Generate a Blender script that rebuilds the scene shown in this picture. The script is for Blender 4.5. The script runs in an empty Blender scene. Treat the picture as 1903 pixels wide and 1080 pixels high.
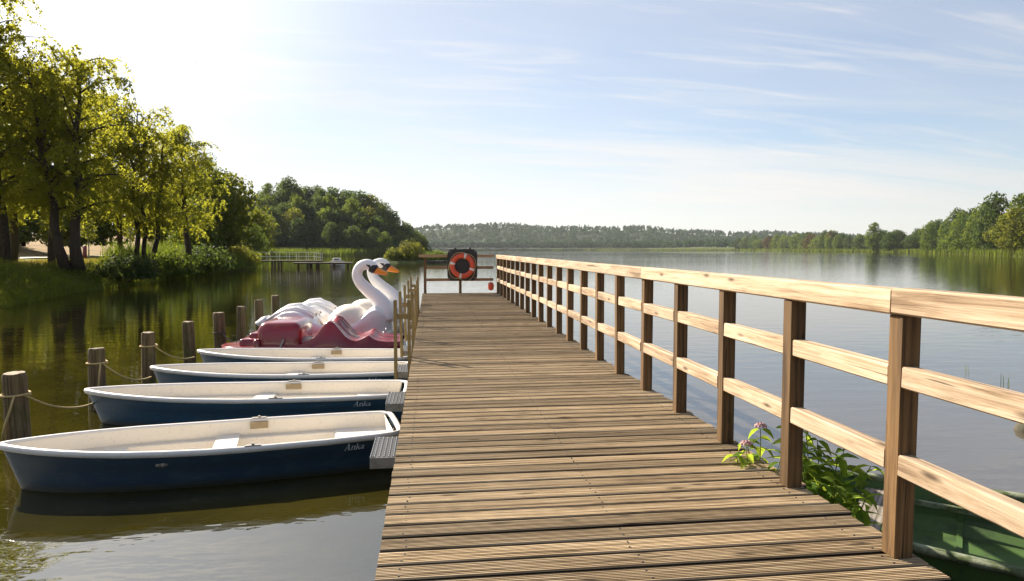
import bpy, math, random
import numpy as np
from mathutils import Vector, Matrix

R = math.radians
C = bpy.context.scene.collection
sc = bpy.context.scene

# ------------------------------------------------------------------ camera
cam = bpy.data.objects.new('camera', bpy.data.cameras.new('camera'))
C.objects.link(cam); sc.camera = cam
cam.data.sensor_width = 36; cam.data.lens = 24.0
cam.data.clip_start = .05; cam.data.clip_end = 9000
cam.location = (0, 0, 1.41)
cam.rotation_euler = (R(90 - 3.472), 0, R(-6.84))

# ------------------------------------------------------------------ sky, sun, exposure
SUN_AZ, SUN_EL = 40.0, 32.0          # azimuth to the left of +Y
S = Vector((-math.sin(R(SUN_AZ))*math.cos(R(SUN_EL)), math.cos(R(SUN_AZ))*math.cos(R(SUN_EL)), math.sin(R(SUN_EL))))
W = bpy.data.worlds.new("World"); sc.world = W; W.use_nodes = True
wt = W.node_tree; wt.nodes.clear()
def wn(t, **k):
    n = wt.nodes.new(t)
    for a, v in k.items(): setattr(n, a, v)
    return n
def wl(a, b): wt.links.new(a, b)
sky = wn('ShaderNodeTexSky', sky_type='NISHITA', sun_disc=False, sun_elevation=R(SUN_EL), sun_rotation=R(-SUN_AZ),
         altitude=50, air_density=1.0, dust_density=.4, ozone_density=3.5)
tc = wn('ShaderNodeTexCoord'); sp = wn('ShaderNodeSeparateXYZ'); wl(tc.outputs['Generated'], sp.inputs[0])
def wm(op, a, b=None, c=None):
    n = wn('ShaderNodeMath', operation=op)
    for i, v in enumerate((a, b, c)):
        if v is None: continue
        if hasattr(v, 'is_output'): wl(v, n.inputs[i])
        else: n.inputs[i].default_value = v
    return n.outputs[0]
zc = wm('ADD', wm('MAXIMUM', sp.outputs[2], 0.0), 0.16)
cx = wm('DIVIDE', sp.outputs[0], zc); cy = wm('DIVIDE', sp.outputs[1], zc)
CO1, CO2, CO3 = 31.7, 22.2, 13.3
def cloud(sx, sy, rot, scale, detail, lo, hi, dist, ox=0.0):
    cmb = wn('ShaderNodeCombineXYZ'); wl(cx, cmb.inputs[0]); wl(cy, cmb.inputs[1]); cmb.inputs[2].default_value = ox
    mp = wn('ShaderNodeMapping'); wl(cmb.outputs[0], mp.inputs[0])
    mp.inputs['Rotation'].default_value = (0, 0, rot); mp.inputs['Scale'].default_value = (sx, sy, 1)
    nz = wn('ShaderNodeTexNoise'); wl(mp.outputs[0], nz.inputs['Vector'])
    nz.inputs['Scale'].default_value = scale; nz.inputs['Detail'].default_value = detail
    nz.inputs['Roughness'].default_value = .58; nz.inputs['Distortion'].default_value = dist
    mr = wn('ShaderNodeMapRange', interpolation_type='SMOOTHSTEP'); wl(nz.outputs[0], mr.inputs[0])
    mr.inputs[1].default_value = lo; mr.inputs[2].default_value = hi
    return mr.outputs[0]
c1 = cloud(.34, 1.25, R(-10), .95, 10, .45, .66, .7, CO1)      # streaky cirrus
c2 = cloud(.5, 2.8, R(-20), 2.2, 9, .48, .72, 1.2, CO2)        # fine wisps
c3 = cloud(.26, .62, R(6), .6, 5, .38, .62, .4, CO3)           # broad pale sheets
cl = wm('MINIMUM', wm('ADD', wm('ADD', wm('MULTIPLY', c1, .62), wm('MULTIPLY', c2, .34)), wm('MULTIPLY', c3, .40)), .94)
# thin even veil of high haze, thicker towards the horizon all round
hz = wm('POWER', wm('SUBTRACT', 1.0, wm('MINIMUM', wm('MAXIMUM', sp.outputs[2], 0.0), 1.0)), 9.0)
dp = wn('ShaderNodeVectorMath', operation='DOT_PRODUCT'); wl(tc.outputs['Generated'], dp.inputs[0]); dp.inputs[1].default_value = S
au = wn('ShaderNodeMapRange', interpolation_type='SMOOTHSTEP'); wl(dp.outputs['Value'], au.inputs[0])     # bright aureole in thin cirrus round the sun
au.inputs[1].default_value = .22; au.inputs[2].default_value = .88; au.inputs[3].default_value = 0; au.inputs[4].default_value = .40
veil = wm('MINIMUM', wm('ADD', wm('ADD', wm('MULTIPLY', hz, .80), .02), au.outputs[0]), 1.0)
fac = wm('SUBTRACT', 1.0, wm('MULTIPLY', wm('SUBTRACT', 1.0, cl), wm('SUBTRACT', 1.0, veil)))
mix = wn('ShaderNodeMix', data_type='RGBA'); wl(fac, mix.inputs[0]); wl(sky.outputs[0], mix.inputs[6])
ph = wn('ShaderNodeMapRange', interpolation_type='SMOOTHSTEP'); wl(dp.outputs['Value'], ph.inputs[0])     # thin cloud scatters sunlight forward: paler away from the sun
ph.inputs[1].default_value = -.7; ph.inputs[2].default_value = .6; ph.inputs[3].default_value = .52; ph.inputs[4].default_value = 1.06
cc = wn('ShaderNodeVectorMath', operation='SCALE'); cc.inputs[0].default_value = (6.35, 6.2, 6.05); au2 = wn('ShaderNodeMapRange', interpolation_type='SMOOTHSTEP'); wl(dp.outputs['Value'], au2.inputs[0])
au2.inputs[1].default_value = .80; au2.inputs[2].default_value = 1.0; au2.inputs[3].default_value = .96; au2.inputs[4].default_value = 1.7
wl(wm('MULTIPLY', ph.outputs[0], au2.outputs[0]), cc.inputs['Scale'])
wl(cc.outputs[0], mix.inputs[7])
bg = wn('ShaderNodeBackground'); bg.inputs[1].default_value = 0.055; wl(mix.outputs[2], bg.inputs[0])
wo = wn('ShaderNodeOutputWorld'); wl(bg.outputs[0], wo.inputs[0])

sun = bpy.data.objects.new('sun', bpy.data.lights.new('sun', 'SUN')); C.objects.link(sun)
sun.data.energy = 5.0; sun.data.angle = R(.55); sun.data.color = (1, .89, .74)
sun.rotation_euler = S.to_track_quat('Z', 'Y').to_euler()
vs = sc.view_settings
vs.view_transform = 'Standard'; vs.look = 'None'; vs.gamma = 1; vs.use_curve_mapping = False; vs.exposure = 1.45
sc.cycles.use_denoising = True
sc.cycles.max_bounces = 7; sc.cycles.diffuse_bounces = 3; sc.cycles.glossy_bounces = 3
sc.cycles.transmission_bounces = 4; sc.cycles.volume_bounces = 0; sc.cycles.transparent_max_bounces = 6
sc.cycles.caustics_reflective = False; sc.cycles.caustics_refractive = False

WATER = -.87
rng = np.random.default_rng(7)
random.seed(11)

# ------------------------------------------------------------------ helpers
class MB:
    def __init__(s): s.v = []; s.f = []
    def add(s, vs, fs):
        o = len(s.v); s.v += [tuple(map(float, p)) for p in vs]; s.f += [tuple(i + o for i in f) for f in fs]; return s
    def box(s, c, d, M=None):
        x, y, z = d[0]/2, d[1]/2, d[2]/2
        p = [Vector((a*x, b*y, e*z)) for e in (-1, 1) for a, b in ((-1,-1),(1,-1),(1,1),(-1,1))]
        if M is not None: p = [M @ q for q in p]
        c = Vector(c)
        return s.add([q + c for q in p], [(3,2,1,0),(4,5,6,7),(0,1,5,4),(1,2,6,5),(2,3,7,6),(3,0,4,7)])
    def bar(s, a, b, w, h, ch=.006, up=(0,0,1)):
        a = Vector(a); b = Vector(b); t = (b - a).normalized(); up = Vector(up)
        if abs(t.dot(up)) > .95: up = Vector((0,1,0))
        u = t.cross(up).normalized(); n = u.cross(t)
        w /= 2; h /= 2
        pr = [(-w+ch,-h),(w-ch,-h),(w,-h+ch),(w,h-ch),(w-ch,h),(-w+ch,h),(-w,h-ch),(-w,-h+ch)]
        return s.loft([[p + u*x + n*y for x, y in pr] for p in (a, b)], closed=True, caps=True)
    def loft(s, secs, closed=False, caps=False, wrap=False):
        n = len(secs[0]); o = len(s.v)
        for q in secs: s.v += [tuple(map(float, p)) for p in q]
        m = len(secs)
        for i in range(m if wrap else m - 1):
            k = (i + 1) % m
            for j in range(n if closed else n - 1):
                l = (j + 1) % n
                s.f.append((o+i*n+j, o+i*n+l, o+k*n+l, o+k*n+j))
        if caps:
            s.f.append(tuple(o + j for j in reversed(range(n)))); s.f.append(tuple(o + (m-1)*n + j for j in range(n)))
        return s
    def tube(s, pts, rad, n=8, caps=True, sy=1.0):
        pts = [Vector(p) for p in pts]
        if not hasattr(rad, '__len__'): rad = [rad]*len(pts)
        secs = []; u = None
        for i, p in enumerate(pts):
            t = (pts[min(i+1, len(pts)-1)] - pts[max(i-1, 0)]).normalized()
            if u is None:
                a = Vector((0,1,0)) if abs(t.y) < .9 else Vector((1,0,0))
                u = (a - t*a.dot(t)).normalized()
            else: u = (u - t*u.dot(t)).normalized()
            w = t.cross(u)
            secs.append([p + u*math.cos(2*math.pi*k/n)*rad[i]*sy + w*math.sin(2*math.pi*k/n)*rad[i] for k in range(n)])
        return s.loft(secs, closed=True, caps=caps)
    def mesh(s, name, m, smooth=False):
        me = bpy.data.meshes.new(name); me.from_pydata(s.v, [], s.f); me.update()
        for q in (m if isinstance(m, (list, tuple)) else [m]): me.materials.append(q)
        if smooth: me.shade_smooth()
        return me
    def build(s, name, m, parent=None, smooth=False, loc=None):
        return link(name, s.mesh(name, m, smooth), parent, loc)
def link(name, me, parent=None, loc=None):
    o = bpy.data.objects.new(name, me); C.objects.link(o)
    if parent is not None: o.parent = parent
    if loc is not None: o.location = loc
    return o
def tag(o, label=None, cat=None, group=None, kind=None):
    for k, v in (('label', label), ('category', cat), ('group', group), ('kind', kind)):
        if v: o[k] = v
    return o
def thing(name, label, cat, loc=(0,0,0), rz=0, group=None):
    o = bpy.data.objects.new(name, None); C.objects.link(o); o.location = loc; o.rotation_euler = (0,0,rz)
    return tag(o, label, cat, group)
def copy_tree(o, parent=None):
    c = o.copy(); C.objects.link(c); c.parent = parent
    for ch in list(o.children): copy_tree(ch, c)
    return c
def np_mesh(name, V, F, m, smooth=False):
    me = bpy.data.meshes.new(name)
    V = np.ascontiguousarray(V, dtype=np.float32); F = np.ascontiguousarray(F, dtype=np.int32)
    k = F.shape[1]
    me.vertices.add(len(V)); me.vertices.foreach_set('co', V.ravel())
    me.loops.add(F.size); me.loops.foreach_set('vertex_index', F.ravel())
    me.polygons.add(len(F)); me.polygons.foreach_set('loop_start', np.arange(0, F.size, k, dtype=np.int32))
    me.update(calc_edges=True)
    me.materials.append(m)
    if smooth: me.shade_smooth()
    return me
def leaf_mesh(name, P, size, m, droop=.0, aspect=.55, out=None):
    """one rhombic leaf per point; size scalar or array; out: outward directions the leaf faces lean to"""
    n = len(P); r = rng.normal(size=(n,3)); r[:,2] -= droop*2
    a = r/np.linalg.norm(r, axis=1, keepdims=True)
    q = rng.normal(size=(n,3))
    if out is not None:
        nrm = out + q*.55; nrm /= np.linalg.norm(nrm, axis=1, keepdims=True)
        a = a - nrm*np.sum(a*nrm, axis=1, keepdims=True); a /= np.linalg.norm(a, axis=1, keepdims=True) + 1e-9
        b = np.cross(nrm, a)
    else:
        b = np.cross(a, q); b /= np.linalg.norm(b, axis=1, keepdims=True) + 1e-9
    s = (np.ones(n)*size*rng.uniform(.45, 1.5, n))[:,None]
    a = a*s*.5; b = b*s*.5*aspect
    V = np.empty((n,4,3)); V[:,0] = P - a; V[:,1] = P - b + a*.15; V[:,2] = P + a; V[:,3] = P + b + a*.15
    return np_mesh(name, V.reshape(-1,3), np.arange(n*4).reshape(n,4), m)
def blade_mesh(name, P, H, Wd, m, lean=.25):
    """reed blades: two bent quads each"""
    n = len(P); ang = rng.uniform(0, 2*np.pi, n); la = rng.uniform(0, 2*np.pi, n)
    u = np.stack([np.cos(ang), np.sin(ang), np.zeros(n)], 1)*(np.ones(n)*Wd*.5)[:,None]
    L = (rng.uniform(.2, 1, n)*lean)[:,None]*np.stack([np.cos(la), np.sin(la), np.zeros(n)], 1)*np.ones((n,1))
    h = (np.ones(n)*H)[:,None]; z = np.array([[0,0,1.]])
    m1 = P + z*h*.55 + L*h*.22; tp = P + z*h*(1 - .12*np.linalg.norm(L, axis=1, keepdims=True)) + L*h
    V = np.empty((n,6,3)); V[:,0] = P-u; V[:,1] = P+u; V[:,2] = m1+u*.8; V[:,3] = m1-u*.8; V[:,4] = tp+u*.12; V[:,5] = tp-u*.12
    b = np.arange(n)[:,None]*6
    F = np.concatenate([b + [0,1,2,3], b + [3,2,4,5]])
    return np_mesh(name, V.reshape(-1,3), F, m)

# ------------------------------------------------------------------ materials
class NT:
    def __init__(s, name):
        s.m = bpy.data.materials.new(name); s.m.use_nodes = True; s.t = s.m.node_tree
        s.b = s.t.nodes['Principled BSDF']; s.o = s.t.nodes['Material Output']
        s.tc = s.n('ShaderNodeTexCoord')
    def n(s, t, **k):
        n = s.t.nodes.new(t)
        for a, v in k.items(): setattr(n, a, v)
        return n
    def set(s, sock, v):
        if hasattr(v, 'is_output'): s.t.links.new(v, sock)
        else: sock.default_value = v if not (isinstance(v, tuple) and len(v) == 3 and len(sock.default_value) == 4) else (*v, 1)
    def P(s, **k):
        for a, v in k.items(): s.set(s.b.inputs[a.replace('_', ' ')], v)
        return s
    def math(s, op, a, b=0.0, clamp=False):
        n = s.n('ShaderNodeMath', operation=op, use_clamp=clamp); s.set(n.inputs[0], a); s.set(n.inputs[1], b); return n.outputs[0]
    def coord(s, scale=(1,1,1), rnd=False, which='Object'):
        src = s.tc.outputs[which]
        if rnd:
            oi = s.n('ShaderNodeObjectInfo'); v = s.n('ShaderNodeVectorMath', operation='MULTIPLY_ADD')
            cb = s.n('ShaderNodeCombineXYZ')
            for i in range(3): s.set(cb.inputs[i], oi.outputs['Random'])
            s.set(v.inputs[0], cb.outputs[0]); v.inputs[1].default_value = (37, 53, 71); s.set(v.inputs[2], src); src = v.outputs[0]
        mp = s.n('ShaderNodeMapping'); s.set(mp.inputs[0], src); mp.inputs['Scale'].default_value = scale
        return mp.outputs[0]
    def noise(s, vec, scale, detail=4, rough=.55, dist=0.0):
        n = s.n('ShaderNodeTexNoise'); s.set(n.inputs['Vector'], vec); n.inputs['Scale'].default_value = scale
        n.inputs['Detail'].default_value = detail; n.inputs['Roughness'].default_value = rough; n.inputs['Distortion'].default_value = dist
        return n.outputs[0]
    def ramp(s, f, stops):
        n = s.n('ShaderNodeValToRGB'); s.set(n.inputs[0], f); e = n.color_ramp.elements
        while len(e) < len(stops): e.new(.5)
        for i, (p, c) in enumerate(stops): e[i].position = p; e[i].color = (*c, 1) if len(c) == 3 else c
        return n.outputs[0]
    def mix(s, f, a, b, blend='MIX'):
        n = s.n('ShaderNodeMix', data_type='RGBA', blend_type=blend); s.set(n.inputs[0], f); s.set(n.inputs[6], a); s.set(n.inputs[7], b)
        return n.outputs[2]
    def rng(s, f, a, b, c=0.0, d=1.0):
        n = s.n('ShaderNodeMapRange'); s.set(n.inputs[0], f)
        for i, v in enumerate((a, b, c, d)): n.inputs[i+1].default_value = v
        return n.outputs[0]
    def bump(s, h, strength=.3, dist=.01, normal=None):
        n = s.n('ShaderNodeBump'); s.set(n.inputs['Height'], h); s.set(n.inputs['Strength'], strength); n.inputs['Distance'].default_value = dist
        if normal is not None: s.set(n.inputs['Normal'], normal)
        return n.outputs[0]
    def rand(s): return s.n('ShaderNodeObjectInfo').outputs['Random']
    def island(s): return s.n('ShaderNodeNewGeometry').outputs['Random Per Island']

def wood(name, axis, dark, mid, light, rough=.75, knots=True, rel=.5, moss=0.0, var=.35):
    """grain runs along the given local axis"""
    t = NT(name); lo = {0:(1.2,26,26), 1:(26,1.2,26), 2:(26,26,1.2)}[axis]
    v = t.coord(lo, True); fine = t.noise(v, 1.6, 6, .65, .6)
    lo2 = {0:(.6,7,7), 1:(7,.6,7), 2:(7,7,.6)}[axis]
    v2 = t.coord(lo2, True); broad = t.noise(v2, 1.1, 3, .5, 1.2)
    w = t.n('ShaderNodeTexWave', wave_type='BANDS', bands_direction={0:'Y',1:'X',2:'X'}[axis]); t.set(w.inputs['Vector'], v2)
    w.inputs['Scale'].default_value = 1.1; w.inputs['Distortion'].default_value = 7; w.inputs['Detail'].default_value = 3
    f = t.math('ADD', t.math('MULTIPLY', fine, .68), t.math('ADD', t.math('MULTIPLY', broad, .17), t.math('MULTIPLY', w.outputs['Fac'], .15)))
    col = t.ramp(f, [(.33, dark), (.48, mid), (.66, light)])
    rv = t.rng(t.rand(), 0, 1, 1 - var, 1 + var*.6)
    col = t.mix(1.0, col, (1,1,1), 'MULTIPLY') if var == 0 else t.mix(1.0, col, tuple([1,1,1]), 'MULTIPLY')
    hsv = t.n('ShaderNodeHueSaturation'); t.set(hsv.inputs['Color'], col); t.set(hsv.inputs['Value'], rv); col = hsv.outputs[0]
    patch = t.noise(t.coord((1,1,1), True), 2.2, 4, .6)
    col = t.mix(t.rng(patch, .55, .75, 0, .32), col, tuple(c*.55 for c in dark), 'MIX')
    if knots:
        vo = t.n('ShaderNodeTexVoronoi', feature='F1'); t.set(vo.inputs['Vector'], t.coord({0:(1.9,8,8),1:(8,1.9,8),2:(8,8,1.9)}[axis], True)); vo.inputs['Scale'].default_value = 1.25
        col = t.mix(t.rng(vo.outputs['Distance'], .06, .19, .9, 0), col, tuple(c*.35 for c in dark), 'MIX')
    ck = t.noise(t.coord({0:(.9,34,34),1:(34,.9,34),2:(34,34,.9)}[axis], True), 1.0, 3, .6, .8)
    col = t.mix(t.rng(ck, .66, .72, 0, .8), col, tuple(c*.30 for c in dark), 'MIX')
    if moss > 0:
        mo = t.noise(t.coord((1,1,1), True), 6, 5, .6)
        g = t.n('ShaderNodeSeparateXYZ'); t.set(g.inputs[0], t.tc.outputs['Object'])
        col = t.mix(t.math('MULTIPLY', t.rng(mo, .45, .62), t.rng(g.outputs[2], -.25, -.75, moss*.35, moss), True), col, (.085,.09,.018))
    t.P(Base_Color=col, Roughness=rough, Normal=t.bump(t.math('ADD', fine, t.math('MULTIPLY', broad, .4)), rel, .006))
    t.b.inputs['Specular IOR Level'].default_value = .3
    return t.m

def plain(name, col, rough=.5, metal=0, coat=0, dirt=None, dscale=5, dlo=.5, dhi=.75, damt=.5, spec=.5, bump=0):
    t = NT(name); c = col
    nz = t.noise(t.coord((1,1,1), True), dscale, 6, .62)
    if dirt: c = t.mix(t.rng(nz, dlo, dhi, 0, damt), col, dirt)
    else: c = t.mix(t.rng(nz, .3, .7, 0, .25), col, tuple(x*.75 for x in col))
    t.P(Base_Color=c, Roughness=rough, Metallic=metal)
    t.b.inputs['Coat Weight'].default_value = coat; t.b.inputs['Coat Roughness'].default_value = .08
    t.b.inputs['Specular IOR Level'].default_value = spec
    if bump: t.P(Normal=t.bump(t.noise(t.coord(), dscale*8, 4), bump, .004))
    return t.m

def hull_paint(name, col):
    t = NT(name); v = t.coord((1,1,1), True); nz = t.noise(v, 5, 6, .62); sc_ = t.noise(t.coord((.8,9,26), True), 3, 4, .6)
    c = t.mix(t.rng(nz, .48, .78, 0, .5), col, (.05,.075,.085))
    c = t.mix(t.rng(sc_, .62, .70, 0, .45), c, (.16,.18,.18))                      # pale scuffs along the side
    g = t.n('ShaderNodeSeparateXYZ'); t.set(g.inputs[0], t.tc.outputs['Object'])
    c = t.mix(t.math('MULTIPLY', t.rng(t.math('ADD', g.outputs[2], t.math('MULTIPLY', nz, .05)), .10, .045), .8, True), c, (.045,.042,.016))   # scum at the waterline
    t.P(Base_Color=c, Roughness=t.rng(nz, .3, .7, .3, .55)); t.b.inputs['Coat Weight'].default_value = .2
    return t.m
def foliage(name, stops, trans, tf=.45, scale=.5, tint=None):
    """diffuse + translucent leaves; colour varies per leaf and per clump"""
    t = NT(name)
    isl = t.island(); nz = t.noise(t.coord((1,1,1), True), scale, 3, .6)
    f = t.math('ADD', t.math('MULTIPLY', isl, .45), t.math('MULTIPLY', nz, .6))
    col = t.ramp(f, stops); oi = t.rand()
    hsv = t.n('ShaderNodeHueSaturation'); t.set(hsv.inputs['Color'], col)
    t.set(hsv.inputs['Hue'], t.rng(oi, 0, 1, .475, .515)); t.set(hsv.inputs['Value'], t.rng(oi, 0, 1, .8, 1.2))
    col = hsv.outputs[0]
    t.P(Base_Color=col, Roughness=.7); t.b.inputs['Specular IOR Level'].default_value = .12
    tr = t.n('ShaderNodeBsdfTranslucent'); t.set(tr.inputs[0], t.mix(1.0, col, trans, 'MULTIPLY') if False else t.mix(.55, col, trans))
    mx = t.n('ShaderNodeMixShader'); mx.inputs[0].default_value = tf
    t.t.links.new(t.b.outputs[0], mx.inputs[1]); t.t.links.new(tr.outputs[0], mx.inputs[2]); t.t.links.new(mx.outputs[0], t.o.inputs[0])
    return t.m

M = {}
M['plank'] = wood('deck_wood', 0, (.145,.096,.048), (.41,.29,.162), (.61,.465,.29), .8, True, .9, var=.42)
M['plank_side'] = wood('plank_edge_dirt_shade', 0, (.012,.009,.006), (.030,.022,.014), (.055,.042,.027), .9, False, .5)  # edge dirt, with the shade of gaps and grooves painted in
M['post'] = wood('post_wood', 2, (.055,.029,.011), (.125,.070,.027), (.20,.115,.047), .7, True, .5, var=.25)
M['rail'] = wood('rail_wood', 1, (.16,.10,.055), (.36,.26,.165), (.51,.40,.285), .8, True, .9, var=.16)
M['rail_x'] = wood('end_rail_wood', 0, (.14,.08,.04), (.28,.17,.09), (.40,.27,.16), .75, False, .5, var=.2)
M['beam'] = wood('beam_wood', 1, (.04,.026,.014), (.09,.06,.035), (.14,.10,.06), .85, False, .5)
M['pile'] = wood('pile_wood', 2, (.05,.034,.018), (.125,.085,.045), (.22,.155,.085), .85, False, .9, moss=.9, var=.2)
M['pile_top'] = wood('pile_end_grain', 0, (.10,.075,.05), (.22,.17,.115), (.33,.27,.19), .9, False, .6)
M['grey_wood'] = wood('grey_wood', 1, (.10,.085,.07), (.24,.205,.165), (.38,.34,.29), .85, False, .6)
M['cream'] = plain('cream_gelcoat', (.76,.70,.60), .48, 0, .1, (.46,.38,.26), 26, .55, .80, .55)
M['white'] = plain('boat_white', (.72,.69,.65), .35, 0, .2, (.42,.34,.24), 14, .55, .8, .5)
M['hull_blue'] = hull_paint('hull_blue', (.010,.034,.062))
M['hull_bright'] = hull_paint('hull_blue_bright', (.012,.064,.12))
M['swan'] = plain('swan_white', (.84,.83,.83), .3, 0, .3, (.66,.62,.58), 3, .5, .8, .4)
M['swan_cream'] = plain('swan_cream', (.80,.72,.62), .4, 0, .2, (.62,.54,.42), 3, .5, .8, .4)
M['orange'] = plain('beak_orange', (.82,.25,.008), .4, 0, .3)
M['black'] = plain('black_paint', (.012,.012,.014), .45)
M['eye'] = plain('eye_glass', (.10,.10,.12), .12, 0, .6)
M['red'] = plain('pedal_boat_red', (.195,.005,.013), .22, 0, .45, (.27,.07,.05), 2.2, .55, .72, .55)
M['buoy'] = plain('lifebuoy_orange', (.66,.085,.03), .5, 0, 0, (.45,.10,.06), 9, .5, .8, .6)
M['board'] = plain('board_black', (.014,.012,.012), .5, 0, 0, (.05,.045,.04), 5, .5, .8, .5)
M['steel'] = plain('galvanised_steel', (.30,.29,.27), .45, .7, 0, (.14,.12,.09), 14, .45, .7, .7)
M['grate'] = plain('grating_steel', (.085,.085,.085), .5, .6, 0, (.03,.03,.03), 25, .4, .7, .7)
M['bright_steel'] = plain('bright_steel', (.70,.69,.66), .3, .8)
M['brass'] = plain('gate_steel', (.24,.175,.07), .42, .55, 0, (.16,.11,.05), 12, .45, .7, .7)
M['pad'] = plain('oarlock_wood', (.34,.26,.15), .8, 0, 0, (.20,.15,.09), 20)
M['rope'] = plain('rope_fibre', (.48,.36,.16), .9)
M['rope_dark'] = plain('old_rope', (.10,.085,.06), .9)
M['letter'] = plain('pale_lettering', (.55,.60,.62), .5)
M['green_boat'] = plain('green_boat_paint', (.048,.098,.020), .65, 0, 0, (.016,.032,.010), 4, .5, .66, .75)
M['mossy'] = plain('mossy_rim', (.19,.21,.14), .85, 0, 0, (.045,.065,.014), 9, .42, .58, .95, bump=.6)
M['concrete'] = plain('path_concrete', (.62,.56,.47), .9, 0, 0, (.45,.40,.33), 2)
M['stair'] = plain('stair_concrete', (.28,.26,.24), .9)
M['bollard'] = plain('bollard_red', (.22,.03,.045), .5)
M['stone'] = plain('stone', (.065,.056,.04), .9, 0, 0, (.03,.034,.014), 6, .45, .65, .8, bump=.8)
M['pink'] = plain('pink_blossom', (.46,.29,.29), .85)
M['stem'] = plain('stem_green', (.13,.15,.04), .7)
M['bark'] = wood('tree_bark', 2, (.022,.015,.008), (.055,.038,.022), (.10,.073,.046), .9, False, 1.0)
M['birch_bark'] = plain('birch_bark', (.50,.46,.40), .85, 0, 0, (.06,.05,.04), 5, .45, .6, .9)
M['bird'] = plain('bird_grey', (.12,.11,.10), .8)

M['leaf_near'] = foliage('leaf_weeping', [(.2,(.038,.060,.009)), (.5,(.082,.112,.014)), (.85,(.15,.165,.018))], (.70,.67,.05), .60, .45)
M['leaf_round'] = foliage('leaf_broad', [(.2,(.024,.050,.012)), (.5,(.055,.092,.017)), (.85,(.115,.14,.022))], (.30,.37,.04), .48, .12)
M['leaf_dark'] = foliage('leaf_dark', [(.2,(.011,.029,.012)), (.5,(.027,.054,.016)), (.85,(.060,.088,.020))], (.18,.25,.04), .44, .12)
M['leaf_yellow'] = foliage('leaf_yellow', [(.2,(.055,.080,.012)), (.5,(.11,.135,.018)), (.85,(.18,.175,.022))], (.30,.30,.03), .5, .4)
M['leaf_rust'] = foliage('leaf_rust', [(.2,(.045,.040,.012)), (.5,(.085,.065,.016)), (.85,(.13,.085,.02))], (.20,.14,.03), .42, .2)
M['reed'] = foliage('reed_blade', [(.2,(.028,.048,.009)), (.5,(.062,.088,.014)), (.85,(.12,.13,.024))], (.26,.33,.03), .42, .25)
M['reed_dark'] = foliage('reed_dark', [(.2,(.030,.052,.010)), (.5,(.068,.092,.014)), (.85,(.12,.13,.02))], (.34,.38,.03), .46, .3)
M['reed_gold'] = foliage('reed_gold', [(.2,(.075,.085,.014)), (.5,(.16,.14,.022)), (.85,(.26,.19,.035))], (.35,.28,.04), .45, .3)
M['plant_leaf'] = foliage('plant_leaf', [(.2,(.045,.10,.015)), (.5,(.085,.155,.022)), (.85,(.14,.20,.03))], (.62,.74,.06), .56, 3)
M['forest'] = foliage('far_forest_leaf', [(.2,(.010,.034,.013)), (.5,(.024,.062,.018)), (.85,(.050,.092,.020))], (.07,.11,.03), .32, .012)

def water_mat():
    t = NT('lake_water'); v = t.tc.outputs['Object']
    big = t.noise(t.coord((.010,.045,1)), 1.0, 4, .6, .4)       # calm and breezy streaks lying across the view
    mid = t.noise(t.coord((.05,.11,1)), 1.0, 3, .5)
    rip = t.noise(t.coord((.9,2.4,1)), 1.0, 3, .55, .3)
    fine = t.noise(t.coord((5,9,1)), 1.0, 2, .5)
    sx = t.n('ShaderNodeSeparateXYZ'); t.set(sx.inputs[0], v)
    far = t.rng(sx.outputs[1], 60, 420)                          # open lake is breezier than the sheltered cove
    breezy = t.math('MULTIPLY', t.rng(big, .44, .58), far)
    n1 = t.bump(rip, t.math('ADD', t.math('MULTIPLY', breezy, .22), .07), .12)
    n2 = t.bump(fine, t.math('ADD', t.math('MULTIPLY', t.rng(mid, .4, .65), .05), .015), .03, n1)
    sand = t.rng(t.noise(t.coord((.6,.6,1)), 1.0, 4, .6), .4, .7)
    col = t.mix(sand, (.020,.0175,.003), (.038,.032,.005))
    # shallows over pale sand to the right of the jetty
    sh = t.math('MULTIPLY', t.rng(sx.outputs[0], 2.0, 4.5), t.rng(sx.outputs[1], 26, 5), True)
    col = t.mix(t.math('MULTIPLY', sh, .85), col, (.085,.070,.050))
    t.P(Base_Color=col, Roughness=.015, IOR=2.6, Normal=n2)
    return t.m
M['water'] = water_mat()

def lawn_mat():
    t = NT('bank_grass')
    a = t.noise(t.coord((1,1,1)), .35, 5, .6); b = t.noise(t.coord((1,1,1)), 9, 4, .6)
    f = t.math('ADD', t.math('MULTIPLY', a, .6), t.math('MULTIPLY', b, .4))
    g = t.ramp(f, [(.3,(.065,.085,.012)), (.5,(.13,.14,.02)), (.68,(.20,.185,.03))])
    d = t.ramp(f, [(.3,(.14,.105,.042)), (.5,(.24,.165,.075)), (.68,(.33,.225,.11))])
    s = t.n('ShaderNodeSeparateXYZ'); t.set(s.inputs[0], t.tc.outputs['Object'])
    dry = t.rng(t.math('ADD', s.outputs[2], t.math('MULTIPLY', a, .6)), .72, 1.05)
    t.P(Base_Color=t.mix(dry, g, d), Roughness=.95, Normal=t.bump(b, .8, .08)); t.b.inputs['Specular IOR Level'].default_value = .1
    return t.m
M['lawn'] = lawn_mat()
M['meadow'] = plain('meadow', (.050,.066,.018), .95, 0, 0, (.085,.09,.03), .05, .4, .65, .8, spec=.1)
M['hill'] = plain('hill_ground', (.020,.036,.014), .95, 0, 0, (.03,.045,.015), .02, .4, .65, .8, spec=.1)

# ------------------------------------------------------------------ setting: water and land
w = MB(); w.add([(-1400,-300,WATER),(2600,-300,WATER),(2600,1900,WATER),(-1400,1900,WATER)], [(0,1,2,3)])
tag(w.build('lake_water', M['water']), kind='structure')

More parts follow.
